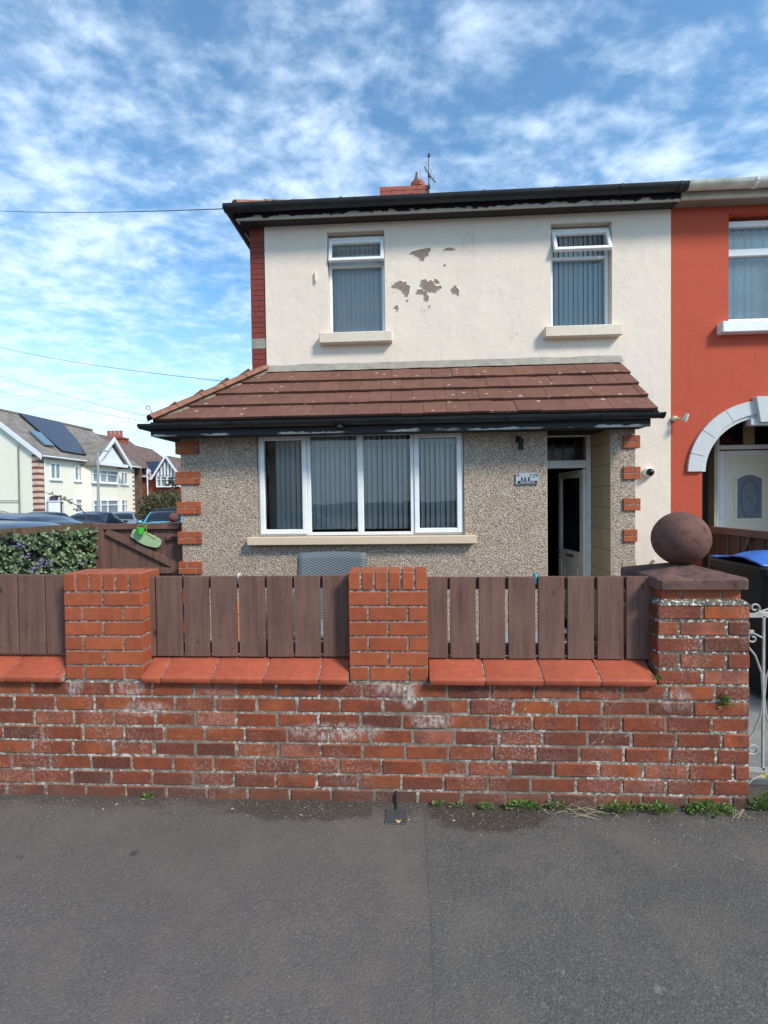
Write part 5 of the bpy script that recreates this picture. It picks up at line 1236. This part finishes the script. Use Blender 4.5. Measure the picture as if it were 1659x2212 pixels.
# ------------------------------------------------------------------ houses across the side street
CREAM2 = render_paint('pale_yellow_render', (.82, .78, .64), (.70, .66, .52), .3, .15)
SLATE = simple('weathered_grey_brown_tile', (.20, .175, .15), .9, 0, .35, 2.2, bmp=.3, bsc=20)
SLATE2 = simple('reddish_grey_tile', (.15, .095, .08), .9, 0, .35, 2.2, bmp=.3, bsc=20)
SOLAR = simple('solar_glass', (.018, .024, .045), .18, 0, .1, 2)
SOLARL = simple('pale_blue_collector', (.12, .19, .24), .2, 0, .1, 2)
WHITEB = simple('white_bargeboard', (.72, .73, .74), .5, 0, .05)
FARBRICK = simple('far_red_brick', (.27, .065, .035), .9, 0, .18, 3)
ch_ = thing('cream_house', (-26.5, 36, 0), 'pale yellow house across the side street with grey tiled roof and black solar panels', 'house', 'houses across the side street')
FX = -24.6
fw1 = [(32.34, 33.32, 3.46, 4.57), (34.76, 35.69, 3.44, 4.50), (40.53, 41.51, 3.36, 4.40), (34.78, 35.59, 1.06, 2.12), (40.5, 41.4, .97, 2.05)]
body = MB().wall('x', FX, -.3, 31.3, 42.6, -.2, 5.0, fw1 + [(31.84, 33.58, -.1, 2.30)]).prism([(-32.6, 31.3, -.2), (-24.6, 31.3, -.2), (-24.6, 31.3, 5.0), (-28.6, 31.3, 8.15), (-32.6, 31.3, 5.0)], (0, .3, 0)).box(-32.6, 31.6, -.2, -32.3, 42.6, 5.0).box(-32.6, 42.3, -.2, -24.9, 42.6, 5.0)
part('wall', body, CREAM2, ch_)
part('bay', MB().prism([(-24.6, 35.45, -.2), (-24.0, 35.75, -.2), (-24.0, 39.05, -.2), (-24.6, 39.35, -.2)], (0, 0, 5.05)), CREAM2, ch_)
Rf = lambda x, y, z, : (x, y, z)
rf = MB().prism([(-24.25, 31.1, 4.96), (-24.25, 43.0, 4.96), (-28.6, 39.4, 8.35), (-28.6, 31.1, 8.35)], (0, 0, -.12)).prism([(-32.9, 31.1, 4.96), (-28.6, 31.1, 8.35), (-28.6, 39.4, 8.35), (-32.9, 43.0, 4.96)], (0, 0, -.12)).prism([(-24.25, 43.0, 4.96), (-32.9, 43.0, 4.96), (-28.6, 39.4, 8.35)], (0, 0, -.12))
ro = part('roof', rf, SLATE, ch_)
# extend the main ridge to the joined half
part('roof', MB().prism([(-24.25, 43.02, 4.96), (-26.4, 43.02, 6.6), (-28.6, 43.02, 8.25), (-28.6, 39.45, 8.34)], (0, .1, 0)), SLATE, ch_)
part('ridge_tiles', MB().tube([(-28.6, 31.05, 8.37), (-28.6, 42.9, 8.37)], .12, 6), simple('ridge_tile', (.22, .17, .13), .9), ro)
part('bargeboard', MB().prism([(-24.2, 31.02, 4.70), (-24.2, 31.02, 5.05), (-28.6, 31.02, 8.5), (-28.6, 31.02, 8.15)], (0, .08, 0)).prism([(-33.0, 31.02, 4.70), (-33.0, 31.02, 5.05), (-28.6, 31.02, 8.5), (-28.6, 31.02, 8.15)], (0, .08, 0)), WHITEB, ro)
part('gutter', MB().tube([(-24.18, 31.2, 4.93), (-24.18, 35.6, 4.93)], .06, 6).tube([(-24.18, 39.4, 4.93), (-24.18, 43.0, 4.93)], .06, 6), WHITEB, ch_)
part('front_gable', MB().prism([(-23.5, 35.75, 4.72), (-23.5, 39.45, 4.72), (-23.5, 37.6, 6.25)], (-3.5, 0, 0)), WHITEB, ch_)
fg = MB()
for s_ in (-1, 1): fg.prism([(-23.35, 37.6, 6.62), (-23.35, 37.6 + s_ * 2.15, 4.66), (-27.6, 37.6 + s_ * 2.15, 4.66), (-27.6, 37.6, 6.62)], (0, 0, -.1))
gro = part('gable_roof', fg, SLATE, ch_)
part('bargeboard', MB().prism([(-23.28, 37.6, 6.62), (-23.28, 39.85, 4.55), (-23.28, 39.85, 4.88), (-23.28, 37.6, 6.95)], (.08, 0, 0)).prism([(-23.28, 37.6, 6.62), (-23.28, 35.35, 4.55), (-23.28, 35.35, 4.88), (-23.28, 37.6, 6.95)], (.08, 0, 0)), WHITEB, gro)
part('tie_beam', MB().box(-23.42, 35.75, 4.66, -23.30, 39.45, 4.90), WHITEB, gro)
sp1 = MB().prism([(-28.42, 34.4, 8.34), (-28.42, 38.75, 8.34), (-26.4, 37.65, 6.76), (-24.72, 36.3, 5.42), (-24.80, 33.8, 5.48)], (.05, 0, .07)); part('solar_panel', sp1, SOLAR, ro)
part('solar_collector', MB().prism([(-26.5, 32.9, 6.84), (-26.45, 33.9, 6.80), (-25.15, 33.5, 5.78), (-25.15, 32.6, 5.78)], (.06, 0, .1)), SOLARL, ro)
def far_window(parent, y0, y1, z0, z1, x, mull, tr=None):
    m = MB().box(x - .02, y0, z0, x + .05, y0 + .07, z1).box(x - .02, y1 - .07, z0, x + .05, y1, z1).box(x - .02, y0 + .07, z0, x + .05, y1 - .07, z0 + .08).box(x - .02, y0 + .07, z1 - .07, x + .05, y1 - .07, z1)
    for q_ in mull: m.box(x - .018, y0 + (y1 - y0) * q_ - .04, z0 + .08, x + .048, y0 + (y1 - y0) * q_ + .04, z1 - .07)
    if tr: m.box(x - .016, y0 + .07, z0 + (z1 - z0) * tr - .035, x + .046, y1 - .07, z0 + (z1 - z0) * tr + .035)
    o = part('window', m, UPVC, parent); part('pane', MB().box(x - .03, y0 + .05, z0 + .05, x - .021, y1 - .05, z1 - .05), FARGLASS, o); part('sill', MB().box(x - .02, y0 - .12, z0 - .1, x + .14, y1 + .12, z0 - .005), WHITEB, o)
for k, (a, b, c_, d_) in enumerate(fw1): far_window(ch_, a, b, c_, d_, FX, [.5] if k < 3 else ([.6] if k == 4 else []), .62 if k >= 3 else None)
for z0, z1 in ((3.36, 4.36), (.83, 2.02)): far_window(ch_, 35.8, 39.0, z0, z1, -23.93, [.28, .55], .66)
qm = MB(); qn = MB()
for k in range(11):
    z = .9 + k * .40; qn.box(-25.0, 31.27, z - .25, -24.57, 31.75, z + .0); qm.box(-25.02, 31.25, z, -24.55, 31.78, z + .13); 
part('quoin', qm, simple('red_brown_quoin', (.20, .07, .055), .9), ch_); part('quoin_render', qn, simple('pale_pink_render', (.62, .45, .34), .9), ch_)
qm = MB()
for k in range(11): z = .8 + k * .40; qm.box(-24.8 - .12 * (k % 2), 42.25, z, -24.56, 42.62, z + .13)
part('quoin', qm, simple('brown_quoin', (.26, .15, .08), .9), ch_)
part('downpipe', MB().tube([(-24.5, 31.72, 4.9), (-24.5, 31.72, 0)], .045, 6), WHITEB, ch_)
part('soil_pipe', MB().tube([(-25.86, 31.2, 5.65), (-25.9, 31.2, 2.0), (-25.9, 31.2, 0)], .045, 6).tube([(-25.9, 31.2, 2.0), (-29, 31.2, 2.02)], .03, 6), simple('grey_pipe', (.2, .19, .16), .8), ch_)
dd = part('front_door', MB().box(-24.72, 32.20, -.1, -24.66, 33.15, 1.93), simple('white_door', (.78, .80, .82), .4), ch_)
part('door_glass', MB().box(-24.80, 31.84, -.1, -24.73, 33.58, 2.32), simple('purple_dark_glass', (.05, .035, .09), .2), dd)
part('door_frame', MB().box(-24.70, 31.84, 1.90, -24.60, 33.58, 1.98).box(-24.70, 32.12, -.1, -24.6, 32.2, 2.25).box(-24.70, 33.15, -.1, -24.6, 33.23, 2.25), WHITEB, dd)
part('arch_lintel', MB().prism([(FX - .02, 31.80, 2.33)] + [(FX - .02, 32.71 - .90 * math.cos(a), 1.55 + .80 * math.sin(a)) for a in [i * math.pi / 12 for i in range(1, 12)]] + [(FX - .02, 33.62, 2.33)], (.03, 0, 0)), CREAM2, dd)

rh = thing('red_brick_house', (-23.5, 45, 0), 'red brick house with half-timbered white gable and black roof panel beyond the pale yellow house', 'house', 'houses across the side street')
part('wall', MB().box(-26.3, 44, -.2, -20.4, 50, 4.25), FARBRICK, rh)
rr2 = part('roof', MB().prism([(-26.6, 43.7, 4.2), (-20.2, 43.7, 4.2), (-20.9, 46.6, 6.05), (-26.6, 46.6, 6.05)], (0, 0, -.1)).prism([(-26.6, 50.3, 4.2), (-20.2, 50.3, 4.2), (-20.9, 46.62, 6.05), (-26.6, 46.62, 6.05)], (0, 0, -.1)), SLATE2, rh)
part('solar_panel', MB().prism([(-25.3, 43.98, 4.47), (-23.15, 43.98, 4.47), (-22.7, 45.8, 5.63), (-25.2, 45.8, 5.63)], (0, -.05, .07)), SOLAR, rr2)
part('gutter', MB().tube([(-26.6, 43.62, 4.14), (-23.1, 43.62, 4.14)], .06, 6), WHITEB, rh)
part('gable', MB().prism([(-23.0, 43.3, 4.18), (-20.9, 43.3, 4.18), (-21.95, 43.3, 5.75)], (0, 2, 0)), WHITEB, rh, label='white gable with dark timber strips')
gtim = MB()
for x in (-22.6, -22.3, -22.0, -21.7, -21.4, -21.1): gtim.box(x - .035, 43.27, 4.18, x + .035, 43.3, 5.75 - abs(x + 21.95) * 1.47)
part('timber_strips', gtim, BLACKP, rh)
g5 = part('gable_roof', MB().prism([(-21.95, 43.15, 6.0), (-23.25, 43.15, 4.05), (-23.25, 45.5, 4.05), (-21.95, 46.4, 6.0)], (.02, 0, -.12)).prism([(-21.95, 43.15, 6.0), (-20.65, 43.15, 4.05), (-20.65, 45.5, 4.05), (-21.95, 46.4, 6.0)], (-.02, 0, -.12)), SLATE2, rh)
part('bargeboard', MB().prism([(-21.95, 43.05, 5.75), (-23.3, 43.05, 3.80), (-23.3, 43.05, 4.08), (-21.95, 43.05, 6.06)], (0, .08, 0)).prism([(-21.95, 43.05, 5.75), (-20.6, 43.05, 3.80), (-20.6, 43.05, 4.08), (-21.95, 43.05, 6.06)], (0, .08, 0)), WHITEB, g5)
bw = part('bay_window', MB().box(-23.02, 43.35, 3.15, -21.0, 44.0, 3.27).box(-23.02, 43.35, 4.05, -21.0, 44.0, 4.15).box(-23.02, 43.35, 3.27, -22.92, 43.45, 4.05).box(-22.62, 43.35, 3.27, -22.54, 43.45, 4.05).box(-22.05, 43.35, 3.27, -21.95, 43.45, 4.05).box(-21.1, 43.35, 3.27, -21.0, 43.45, 4.05).box(-23.0, 43.36, 3.80, -21.0, 43.44, 3.85), UPVC, rh)
part('pane', MB().box(-22.98, 43.46, 3.27, -21.04, 43.95, 4.05), FARGLASS, bw)
part('downpipe', MB().tube([(-24.2, 43.93, 4.1), (-24.2, 43.93, 0)], .05, 6), simple('brown_pipe', (.10, .04, .03), .8), rh)

h3 = thing('far_house', (-32, 54, 0), 'house with hipped reddish-grey roof and broad chimney stack behind the pale yellow house', 'house', 'houses across the side street')
part('wall', MB().box(-38, 49, -.2, -28.6, 60, 5.3), FARBRICK, h3)
r3 = part('roof', MB().prism([(-28.0, 48.6, 5.2), (-28.0, 60.4, 5.2), (-31.2, 58, 8.25), (-31.2, 50.3, 8.4)], (0, 0, -.1)).prism([(-38.4, 48.6, 5.2), (-28.0, 48.6, 5.2), (-31.2, 50.3, 8.4), (-35, 50.3, 8.4)], (0, 0, -.1)).prism([(-35, 50.3, 8.4), (-31.2, 50.3, 8.4), (-31.2, 58, 8.25), (-35, 58, 8.25)], (0, 0, -.1)), SLATE2, h3)
ck = part('chimney', MB().box(-29.45, 45.8, 6.0, -27.65, 46.9, 7.95).box(-29.55, 45.7, 7.95, -27.55, 47.0, 8.12), FARBRICK, h3)
for x in (-29.15, -28.75, -28.35, -27.95): part('chimney_pot', MB().lathe([(.17, 8.1), (.15, 8.7 + .12 * ((x * 10) % 2 > 1)), (.17, 8.78 + .12 * ((x * 10) % 2 > 1)), (.12, 8.78)], x, 46.3, 10), bpy.data.materials['clay_pot'], ck)
part('skylight', MB().prism([(-28.9, 51.8, 6.15), (-28.9, 52.6, 6.15), (-29.6, 52.6, 6.82), (-29.6, 51.8, 6.82)], (.04, 0, .06)), SOLAR, r3)
# lower range joining the chimney to the cream house's neighbour half
part('lower_roof', MB().prism([(-24.4, 43.2, 5.0), (-24.4, 48.4, 5.0), (-28.4, 48.4, 8.1), (-28.4, 43.2, 8.1)], (0, 0, -.1)).prism([(-24.4, 43.3, -.2), (-28.4, 43.3, -.2), (-28.4, 43.3, 8.0), (-24.4, 43.3, 4.9)], (0, .2, 0)), SLATE2, h3)
h4 = thing('far_house', (-24, 66, 0), 'distant plain roofed house just left of the pebbledash corner', 'house', 'houses across the side street')
part('wall', MB().box(-36, 62, -.2, -20, 70, 4.9), FARBRICK, h4)
part('roof', MB().prism([(-36.4, 61.6, 4.8), (-19.6, 61.6, 4.8), (-21, 66, 7.6), (-35, 66, 7.6)], (0, 0, -.1)).prism([(-36.4, 70.4, 4.8), (-19.6, 70.4, 4.8), (-21, 66.02, 7.6), (-35, 66.02, 7.6)], (0, 0, -.1)).prism([(-19.6, 61.6, 4.8), (-19.6, 70.4, 4.8), (-21, 66, 7.6)], (0, 0, -.05)), SLATE, h4)

lpst = thing('lamp_post', (-17.73, 27, -.1), 'slim grey street lamp post in front of the pale yellow house', 'lamp post')
part('column', MB().tube([(-17.76, 27, -.1), (-17.75, 27, 1.2), (-17.68, 27, 4.68)], [.10, .085, .05], 10), simple('galvanised_grey', (.34, .34, .34), .5, .2), lpst)
part('bracket', MB().tube([(-17.68, 27, 4.64), (-17.68, 27, 4.70), (-17.35, 27, 4.72)], .03, 6), bpy.data.materials['galvanised_grey'], lpst)
part('lantern', MB().box(-17.42, 26.93, 4.68, -17.05, 27.07, 4.745, ch=.02), simple('lantern_grey', (.4, .4, .4), .4), lpst)
fs = thing('sale_board', (-13.1, 24, 0), 'small white board with red diagonal lettering band on a pole beside the red brick house', 'sign')
part('pole', MB().tube([(-13.19, 24.0, -.1), (-13.19, 24.0, 3.4)], .03, 6), WHITEB, fs)
part('board', MB().prism([(-13.175, 24.0, 3.49), (-12.985, 23.95, 3.36), (-12.985, 23.95, 2.87), (-13.175, 24.0, 2.95)], (0, .03, 0)), simple('white_board', (.75, .73, .74), .5), fs)
part('red_band', MB().prism([(-13.15, 23.985, 3.22), (-13.0, 23.945, 3.08), (-13.0, 23.945, 2.99), (-13.15, 23.985, 3.13)], (0, -.006, 0)).prism([(-13.15, 23.985, 3.02), (-13.12, 23.977, 3.00), (-13.0, 23.945, 3.28), (-13.03, 23.953, 3.30)], (0, -.006, 0)), simple('red_paint', (.5, .04, .04), .5), fs)

def crown(m, cx, cy, cz, rx, ry, rz, n_, L, seed):
    for k in range(n_):
        d = Vector((rnd.gauss(0, 1), rnd.gauss(0, 1), rnd.gauss(0, 1))).normalized()
        nn = mnoise.noise(d * 2.1 + Vector((seed, 0, 0)))
        if nn < -.32: continue
        r_ = (.55 + .45 * rnd.random() ** .5) * (1 + .35 * nn)
        p = (cx + d.x * rx * r_, cy + d.y * ry * r_, cz + d.z * rz * r_)
        leaf(m, p, rdir(d, .9), rdir(d, .6), L * rnd.uniform(.7, 1.3), L * .5)
bu = thing('bush', (-12.4, 24, -.1), 'rounded olive green shrub in front of the red brick house', 'bush')
m = MB(); crown(m, -12.35, 24, 1.25, 1.15, 1.0, .95, 5200, .13, 4); crown(m, -11.6, 24, 1.1, .9, .8, .85, 2600, .13, 8); part('foliage', m, LEAFS, bu, recalc=False)
part('stems', MB().tube([(-12.35, 24, -.1), (-12.3, 24, .9)], .05, 6).tube([(-12.2, 24, -.1), (-11.8, 24.1, .9)], .04, 6), BARK, bu)
mk = thing('monkey_puzzle_tree', (-14.9, 30, -.1), 'spiky dark tree with curved bare branches against the half-timbered house', 'tree')
part('trunk', MB().tube([(-14.95, 30, -.1), (-14.9, 30, 1.8), (-14.85, 30, 3.6)], [.12, .08, .03], 8), BARK, mk)
m = MB(); m2 = MB()
for k in range(26):
    z = 1.9 + 1.5 * rnd.random(); a = rnd.uniform(0, 6.28); L = (.75 - .25 * (z - 1.9)) ; s0 = Vector((-14.88, 30, z)); e = s0 + Vector((math.cos(a) * L, math.sin(a) * L, -.25)); e2 = e + Vector((math.cos(a) * .15, math.sin(a) * .15, .18))
    m.tube([s0, (s0 + e) / 2 + Vector((0, 0, -.12)), e, e2], [.03, .028, .022, .008], 5)
    for t in range(40):
        q_ = rnd.random(); p = s0.lerp(e, q_) + Vector((0, 0, -.10 * math.sin(q_ * 3.14))); leaf(m2, p, rdir((math.cos(a), math.sin(a), .3), 1.0), (0, 0, 1), .10, .04)
part('branches', m, BARK, mk); part('needles', m2, LEAFD, mk, recalc=False)
# far brick pier with smaller ball
fp_ = thing('brick_pillar', (-6.94, 14, -.1), 'far brick pillar with capstone at the back corner of the plot', 'pillar')
fb = MB()
for r_ in range(14):
    z = r_ * .086 - .1
    for k in range(2): fb.box(-7.16 + k * .22 + .004, 13.78, z, -7.16 + (k + 1) * .22 - .004, 14.22, z + .078, ch=.003)
part('pillar', fb, OLDBRICK, fp_); part('capstone', MB().box(-7.20, 13.74, 1.105, -6.68, 14.26, 1.155, ch=.01), CAPST, fp_)
single('stone_ball', MB().grid(ballf(-6.94, 14.0, 1.285, .14, 6), 32, 20), BALL, (-6.94, 14, 1.15), 'smaller looking brown stone ball on the far pillar in front of the light blue car', 'stone ball', smooth=True, weld=True)

# ------------------------------------------------------------------ cars
def catm(p0, p1, p2, p3, t): return .5 * (2 * p1 + (p2 - p0) * t + (2 * p0 - 5 * p1 + 4 * p2 - p3) * t * t + (3 * p1 - p0 - 3 * p2 + p3) * t ** 3)
ST = {
 'hatch': [(0, .40, .42, .72, .60), (.03, .50, .52, .86, .70), (.12, .57, .60, .95, .72), (.27, .63, .66, 1, .74), (.40, .65, .90, 1, .72), (.50, .66, .985, 1, .74), (.68, .67, 1.0, 1, .74), (.84, .68, .97, .99, .72), (.94, .68, .80, .96, .70), (.985, .62, .65, .90, .70), (1, .42, .44, .80, .60)],
 'estate': [(0, .40, .42, .72, .60), (.03, .48, .50, .86, .70), (.12, .55, .57, .95, .72), (.28, .61, .64, 1, .74), (.41, .63, .88, 1, .70), (.50, .64, .97, 1, .70), (.64, .65, 1.0, 1, .70), (.80, .66, .95, .99, .68), (.93, .68, .80, .95, .66), (.985, .63, .66, .88, .66), (1, .42, .44, .80, .60)],
 'saloon': [(0, .38, .40, .72, .60), (.03, .47, .49, .86, .70), (.12, .54, .56, .95, .72), (.27, .60, .63, 1, .74), (.39, .62, .88, 1, .68), (.48, .63, .985, 1, .68), (.60, .64, 1.0, 1, .68), (.72, .65, .93, .99, .66), (.85, .66, .74, .96, .66), (.96, .64, .67, .90, .66), (1, .42, .44, .80, .60)]}
def car(loc, heading, L, W, H, kind, paint, label, roofmat=None, pillar=None, rails=False, glass=None):
    st = ST[kind]; c_ = thing('parked_car', loc, label, 'car', 'cars parked along the side street')
    M = Matrix.Translation(loc) @ Matrix.Rotation(heading, 4, 'Z')
    def at(u):
        for i in range(len(st) - 1):
            if u <= st[i + 1][0] + 1e-9: break
        t = (u - st[i][0]) / (st[i + 1][0] - st[i][0]); P = [st[max(0, i - 1)], st[i], st[i + 1], st[min(len(st) - 1, i + 2)]]
        return [P[1][k] + (P[2][k] - P[1][k]) * (t * t * (3 - 2 * t) * .5 + t * .5) for k in range(1, 5)]
    def S(u, v, s_, off=0.0):
        zb, zr, wb_, wr = at(u); hw = W / 2
        pts = [(hw * wb_ * .93, .17 * H), (hw * wb_ * .985, .30 * H), (hw * wb_, .48 * H if zb > .5 else zb * .8 * H), (hw * wb_ * .965, zb * H), (hw * (wr + .10 * (1 - (zr - zb) / .34) if zr > zb else wr), zr * H - .035 * H), (hw * wr * .55, zr * H - .006 * H), (0, zr * H)]
        vs = [0, .14, .30, .46, .72, .86, 1.0]
        for j in range(6):
            if v <= vs[j + 1] + 1e-9: break
        t = (v - vs[j]) / (vs[j + 1] - vs[j]); y = pts[j][0] + (pts[j + 1][0] - pts[j][0]) * t; z = pts[j][1] + (pts[j + 1][1] - pts[j][1]) * t
        x = (u - .5) * L
        cx_, cz_ = 0, .5 * H; k = 1 + off / .8
        return M @ Vector((x * (1 + off / 3), s_ * y * k, cz_ + (z - cz_) * k))
    us = [i / 48 for i in range(49)]; vs = [0, .07, .14, .22, .30, .38, .46, .50, .59, .68, .72, .79, .86, .93, 1.0]
    b = MB()
    for s_ in (1, -1):
        i0 = len(b.v)
        for u in us:
            for v in vs: b.v.append(tuple(S(u, v, s_)))
        n = len(vs)
        for i in range(48):
            for j in range(n - 1): o = i0 + i * n + j; b.f.append((o, o + 1, o + n + 1, o + n))
    part('body', b, paint, c_, smooth='auto', weld=True)
    def patch(u0, u1, v0, v1, s_, off, nu=14, nv=5): return lambda a, b_: S(u0 + (u1 - u0) * a, v0 + (v1 - v0) * b_, s_, off)
    GL = glass or GLASSDK
    for s_ in (1, -1):
        u0, u1 = (.37, .90) if kind != 'saloon' else (.37, .80)
        g = MB(); g.grid(lambda a, b_: S(u0 + (u1 - u0) * a + .035 * (b_ - .5) * (1 - 2 * a) * 2, .485 + .19 * b_, s_, .012), 24, 3); o = part('side_window', g, GL, c_, smooth=True)
        for uu in (.55, .74):
            part('pillar', MB().grid(lambda a, b_: S(uu + .012 * a, .48 + .20 * b_, s_, .018), 1, 3), pillar if pillar and uu > .6 else BLACKP, o)
        ww = MB()
    wsu = (.285, .425); g = MB()
    for s_ in (1, -1): g.grid(lambda a, b_: S(wsu[0] + (wsu[1] - wsu[0]) * a, .745 + .255 * b_, s_, .012), 8, 6)
    part('windscreen', g, GL, c_, smooth=True)
    if pillar:
        for s_ in (1, -1): part('pillar', MB().grid(lambda a, b_: S(.29 + .14 * a, .70 + .045 * b_, s_, .02), 10, 2), pillar, c_, smooth=True)
    ru = (.86, .955) if kind != 'saloon' else (.66, .84); g = MB()
    for s_ in (1, -1): g.grid(lambda a, b_: S(ru[0] + (ru[1] - ru[0]) * a, .76 + .24 * b_, s_, .012), 8, 6)
    part('rear_window', g, GL, c_, smooth=True)
    if roofmat:
        g = MB()
        for s_ in (1, -1): g.grid(lambda a, b_: S(.43 + .42 * a, .70 + .30 * b_, s_, .014), 16, 8)
        part('roof_panel', g, roofmat, c_, smooth=True)
    if rails:
        for s_ in (1, -1): part('roof_rail', MB().tube([S(.44 + .42 * t / 12, .74, s_, .03 + .03 * math.sin(math.pi * t / 12)) for t in range(13)], .014, 6), simple('rail_metal', (.3, .3, .31), .3, .8) if 'rail_metal' not in bpy.data.materials else bpy.data.materials['rail_metal'], c_)
    for ux in (.19, .80):
        for s_ in (1, -1):
            r_ = .325; wm = MB().lathe([(r_ * .62, -.10), (r_, -.09), (r_, .09), (r_ * .62, .10)], 0, 0, 24); rm = MB().lathe([(0, .085), (r_ * .6, .075), (r_ * .62, .095)], 0, 0, 24)
            f = lambda mm: [tuple(M @ Vector(((ux - .5) * L + a, s_ * (W / 2 - .10 + c2), r_ + b2))) for a, b2, c2 in mm.v]
            wm.v = f(wm); rm.v = f(rm); wo = part('wheel', wm, BLACKP, c_); part('rim', rm, simple('alloy', (.4, .4, .42), .35, .8) if 'alloy' not in bpy.data.materials else bpy.data.materials['alloy'], wo)
    for s_ in (1, -1):
        part('headlight', MB().grid(lambda a, b_: S(.012 + .05 * a, .36 + .12 * b_, s_, .014), 4, 3), simple('headlight_glass', (.6, .62, .65), .15) if 'headlight_glass' not in bpy.data.materials else bpy.data.materials['headlight_glass'], c_)
        part('tail_light', MB().grid(lambda a, b_: S(.955 + .03 * a, .34 + .14 * b_, s_, .014), 4, 3), simple('tail_light_red', (.4, .02, .02), .2) if 'tail_light_red' not in bpy.data.materials else bpy.data.materials['tail_light_red'], c_)
        mp = M @ Vector(((.335 - .5) * L, s_ * (W / 2 + .06), .64 * H)); part('mirror', MB().grid(lump(mp.x, mp.y, mp.z + .04, .10, .10, .07, 2), 10, 8), paint, c_, smooth=True, weld=True)
    return c_
def paintm(name, c_, metal=.3): return simple(name, c_, .22, metal, .05, 3, spec=.7)
NAVY = paintm('navy_car_paint', (.018, .028, .060)); SILV = paintm('blue_grey_car_paint', (.045, .075, .13), .3); BLK = paintm('black_car_paint', (.014, .016, .018)); LBL = paintm('light_blue_car_paint', (.10, .42, .58), .2); SIL2 = paintm('silver_car_paint', (.35, .40, .42), .6)
car((-7.35, 9.4, -.1), R(180) + R(-3), 4.7, 1.85, 1.66, 'estate', NAVY, 'navy estate car, its long roof arching above the leaf screen', rails=False)
car((-5.85, 7.1, -.1), R(180) + R(-2), 4.2, 1.78, 1.585, 'hatch', SILV, 'dark blue-grey car nearest the garden fence, only its roof edge showing')
car((-12.9, 14.2, -.1), R(180), 4.5, 1.85, 1.66, 'hatch', BLK, 'black car with silver roof rails at the far left', rails=True)
car((-9.85, 19.6, -.1), R(98), 3.95, 1.76, 1.62, 'hatch', LBL, 'light blue car with black roof and windscreen above the side gate', roofmat=BLACKP, pillar=LBL)
car((-18.0, 29.8, -.1), R(115), 4.2, 1.75, 1.32, 'saloon', SIL2, 'small silver car between the lamp post and the light blue car')
car((-14.3, 18.6, -.1), R(-84), 4.2, 1.75, 1.55, 'saloon', BLK, 'low black car roof in front of the white arched door')
car((-14.2, 21.5, -.1), R(-84), 4.2, 1.75, 1.49, 'saloon', NAVY, 'dark car roof at the foot of the lamp post')

# ------------------------------------------------------------------ overhead cables
CABLEM = simple('weathered_cable', (.10, .11, .13), .7)
def cable(p0, p1, label, sag=.25):
    p0, p1 = Vector(p0), Vector(p1); pts = [p0.lerp(p1, t / 24) - Vector((0, 0, sag * 4 * (t / 24) * (1 - t / 24))) for t in range(25)]
    o = single('overhead_cable', MB().tube(pts, .0055, 5), CABLEM, tuple(p0), label, 'cable', 'overhead cables on the left', smooth=True); return o
cable((-2.08, 5.60, 5.08), (-13.5, 13.0, 10.05), 'highest overhead cable, running left from the corner of the main gutter', .12)
def onray(rx, rz, Y): return (rx * Y, Y, 1.72 + rz * Y)
cable(onray(-.2375, .232, 8.0), onray(-1.0, .379, 24), 'second overhead cable down, meeting the lean-to hip half way up', .35)
cable(onray(-.21, .105, 9.2), onray(-1.0, .328, 25), 'third overhead cable down, meeting the lean-to hip near its foot', .35)
cable(onray(-.21, .112, 9.8), onray(-1.0, .284, 26), 'lowest overhead cable, passing just above the curled iron hook', .3)

# ------------------------------------------------------------------ the other side of the road (seen mirrored in the panes)
structure('far_pavement', MB().box(-60, -40, -.3, 60, -10.6, 0), CONCRETE)
def opp(cx, wd, y, label, brick):
    o = thing('opposite_house', (cx, y, 0), label, 'house', 'houses mirrored in the window panes')
    part('wall', MB().box(cx - wd / 2, y - 8, 0, cx + wd / 2, y, 5.4), brick, o)
    part('roof', MB().prism([(cx - wd / 2 - .3, y + .35, 5.3), (cx + wd / 2 + .3, y + .35, 5.3), (cx + wd / 2 - 1.5, y - 4, 8.4), (cx - wd / 2 + 1.5, y - 4, 8.4)], (0, 0, -.1)).prism([(cx - wd / 2 - .3, y + .35, 5.3), (cx - wd / 2 - .3, y - 8.3, 5.3), (cx - wd / 2 + 1.5, y - 4, 8.4)], (0, 0, -.1)).prism([(cx + wd / 2 + .3, y + .35, 5.3), (cx + wd / 2 + .3, y - 8.3, 5.3), (cx + wd / 2 - 1.5, y - 4, 8.4)], (0, 0, -.1)), SLATE2, o)
    for k in (-1, 1):
        for z0, z1 in ((1.0, 2.4), (3.6, 4.8)):
            wx = cx + k * wd * .25; wo = part('window', frame_rect(MB(), wx - 1.0, wx + 1.0, z0, z1, y, .05, .07), UPVC, o); part('pane', MB().box(wx - .95, y + .005, z0 + .05, wx + .95, y + .02, z1 - .05), FARGLASS, wo)
    co = part('chimney', MB().box(cx - .6, y - 4.4, 7.5, cx + .6, y - 3.6, 9.6), brick, o)
    for k in (-.35, 0, .35): part('chimney_pot', MB().lathe([(.13, 9.6), (.12, 10.1)], cx + k, y - 4, 10), bpy.data.materials['clay_pot'], co)
opp(-13.5, 9.5, -24.0, 'red brick semi mirrored in the left panes of the large window', FARBRICK)
opp(9.5, 9.0, -22.5, 'cream rendered semi mirrored in the right panes of the large window', CREAM2)
opp(21.5, 9.0, -22.2, 'red brick semi across the road, mirrored at a slant', FARBRICK)
car((-3.6, -5.6, -.1), R(180), 4.3, 1.8, 1.5, 'hatch', BLK, 'dark car mirrored in the lower left panes of the large window')['group'] = 'cars mirrored in the window panes'
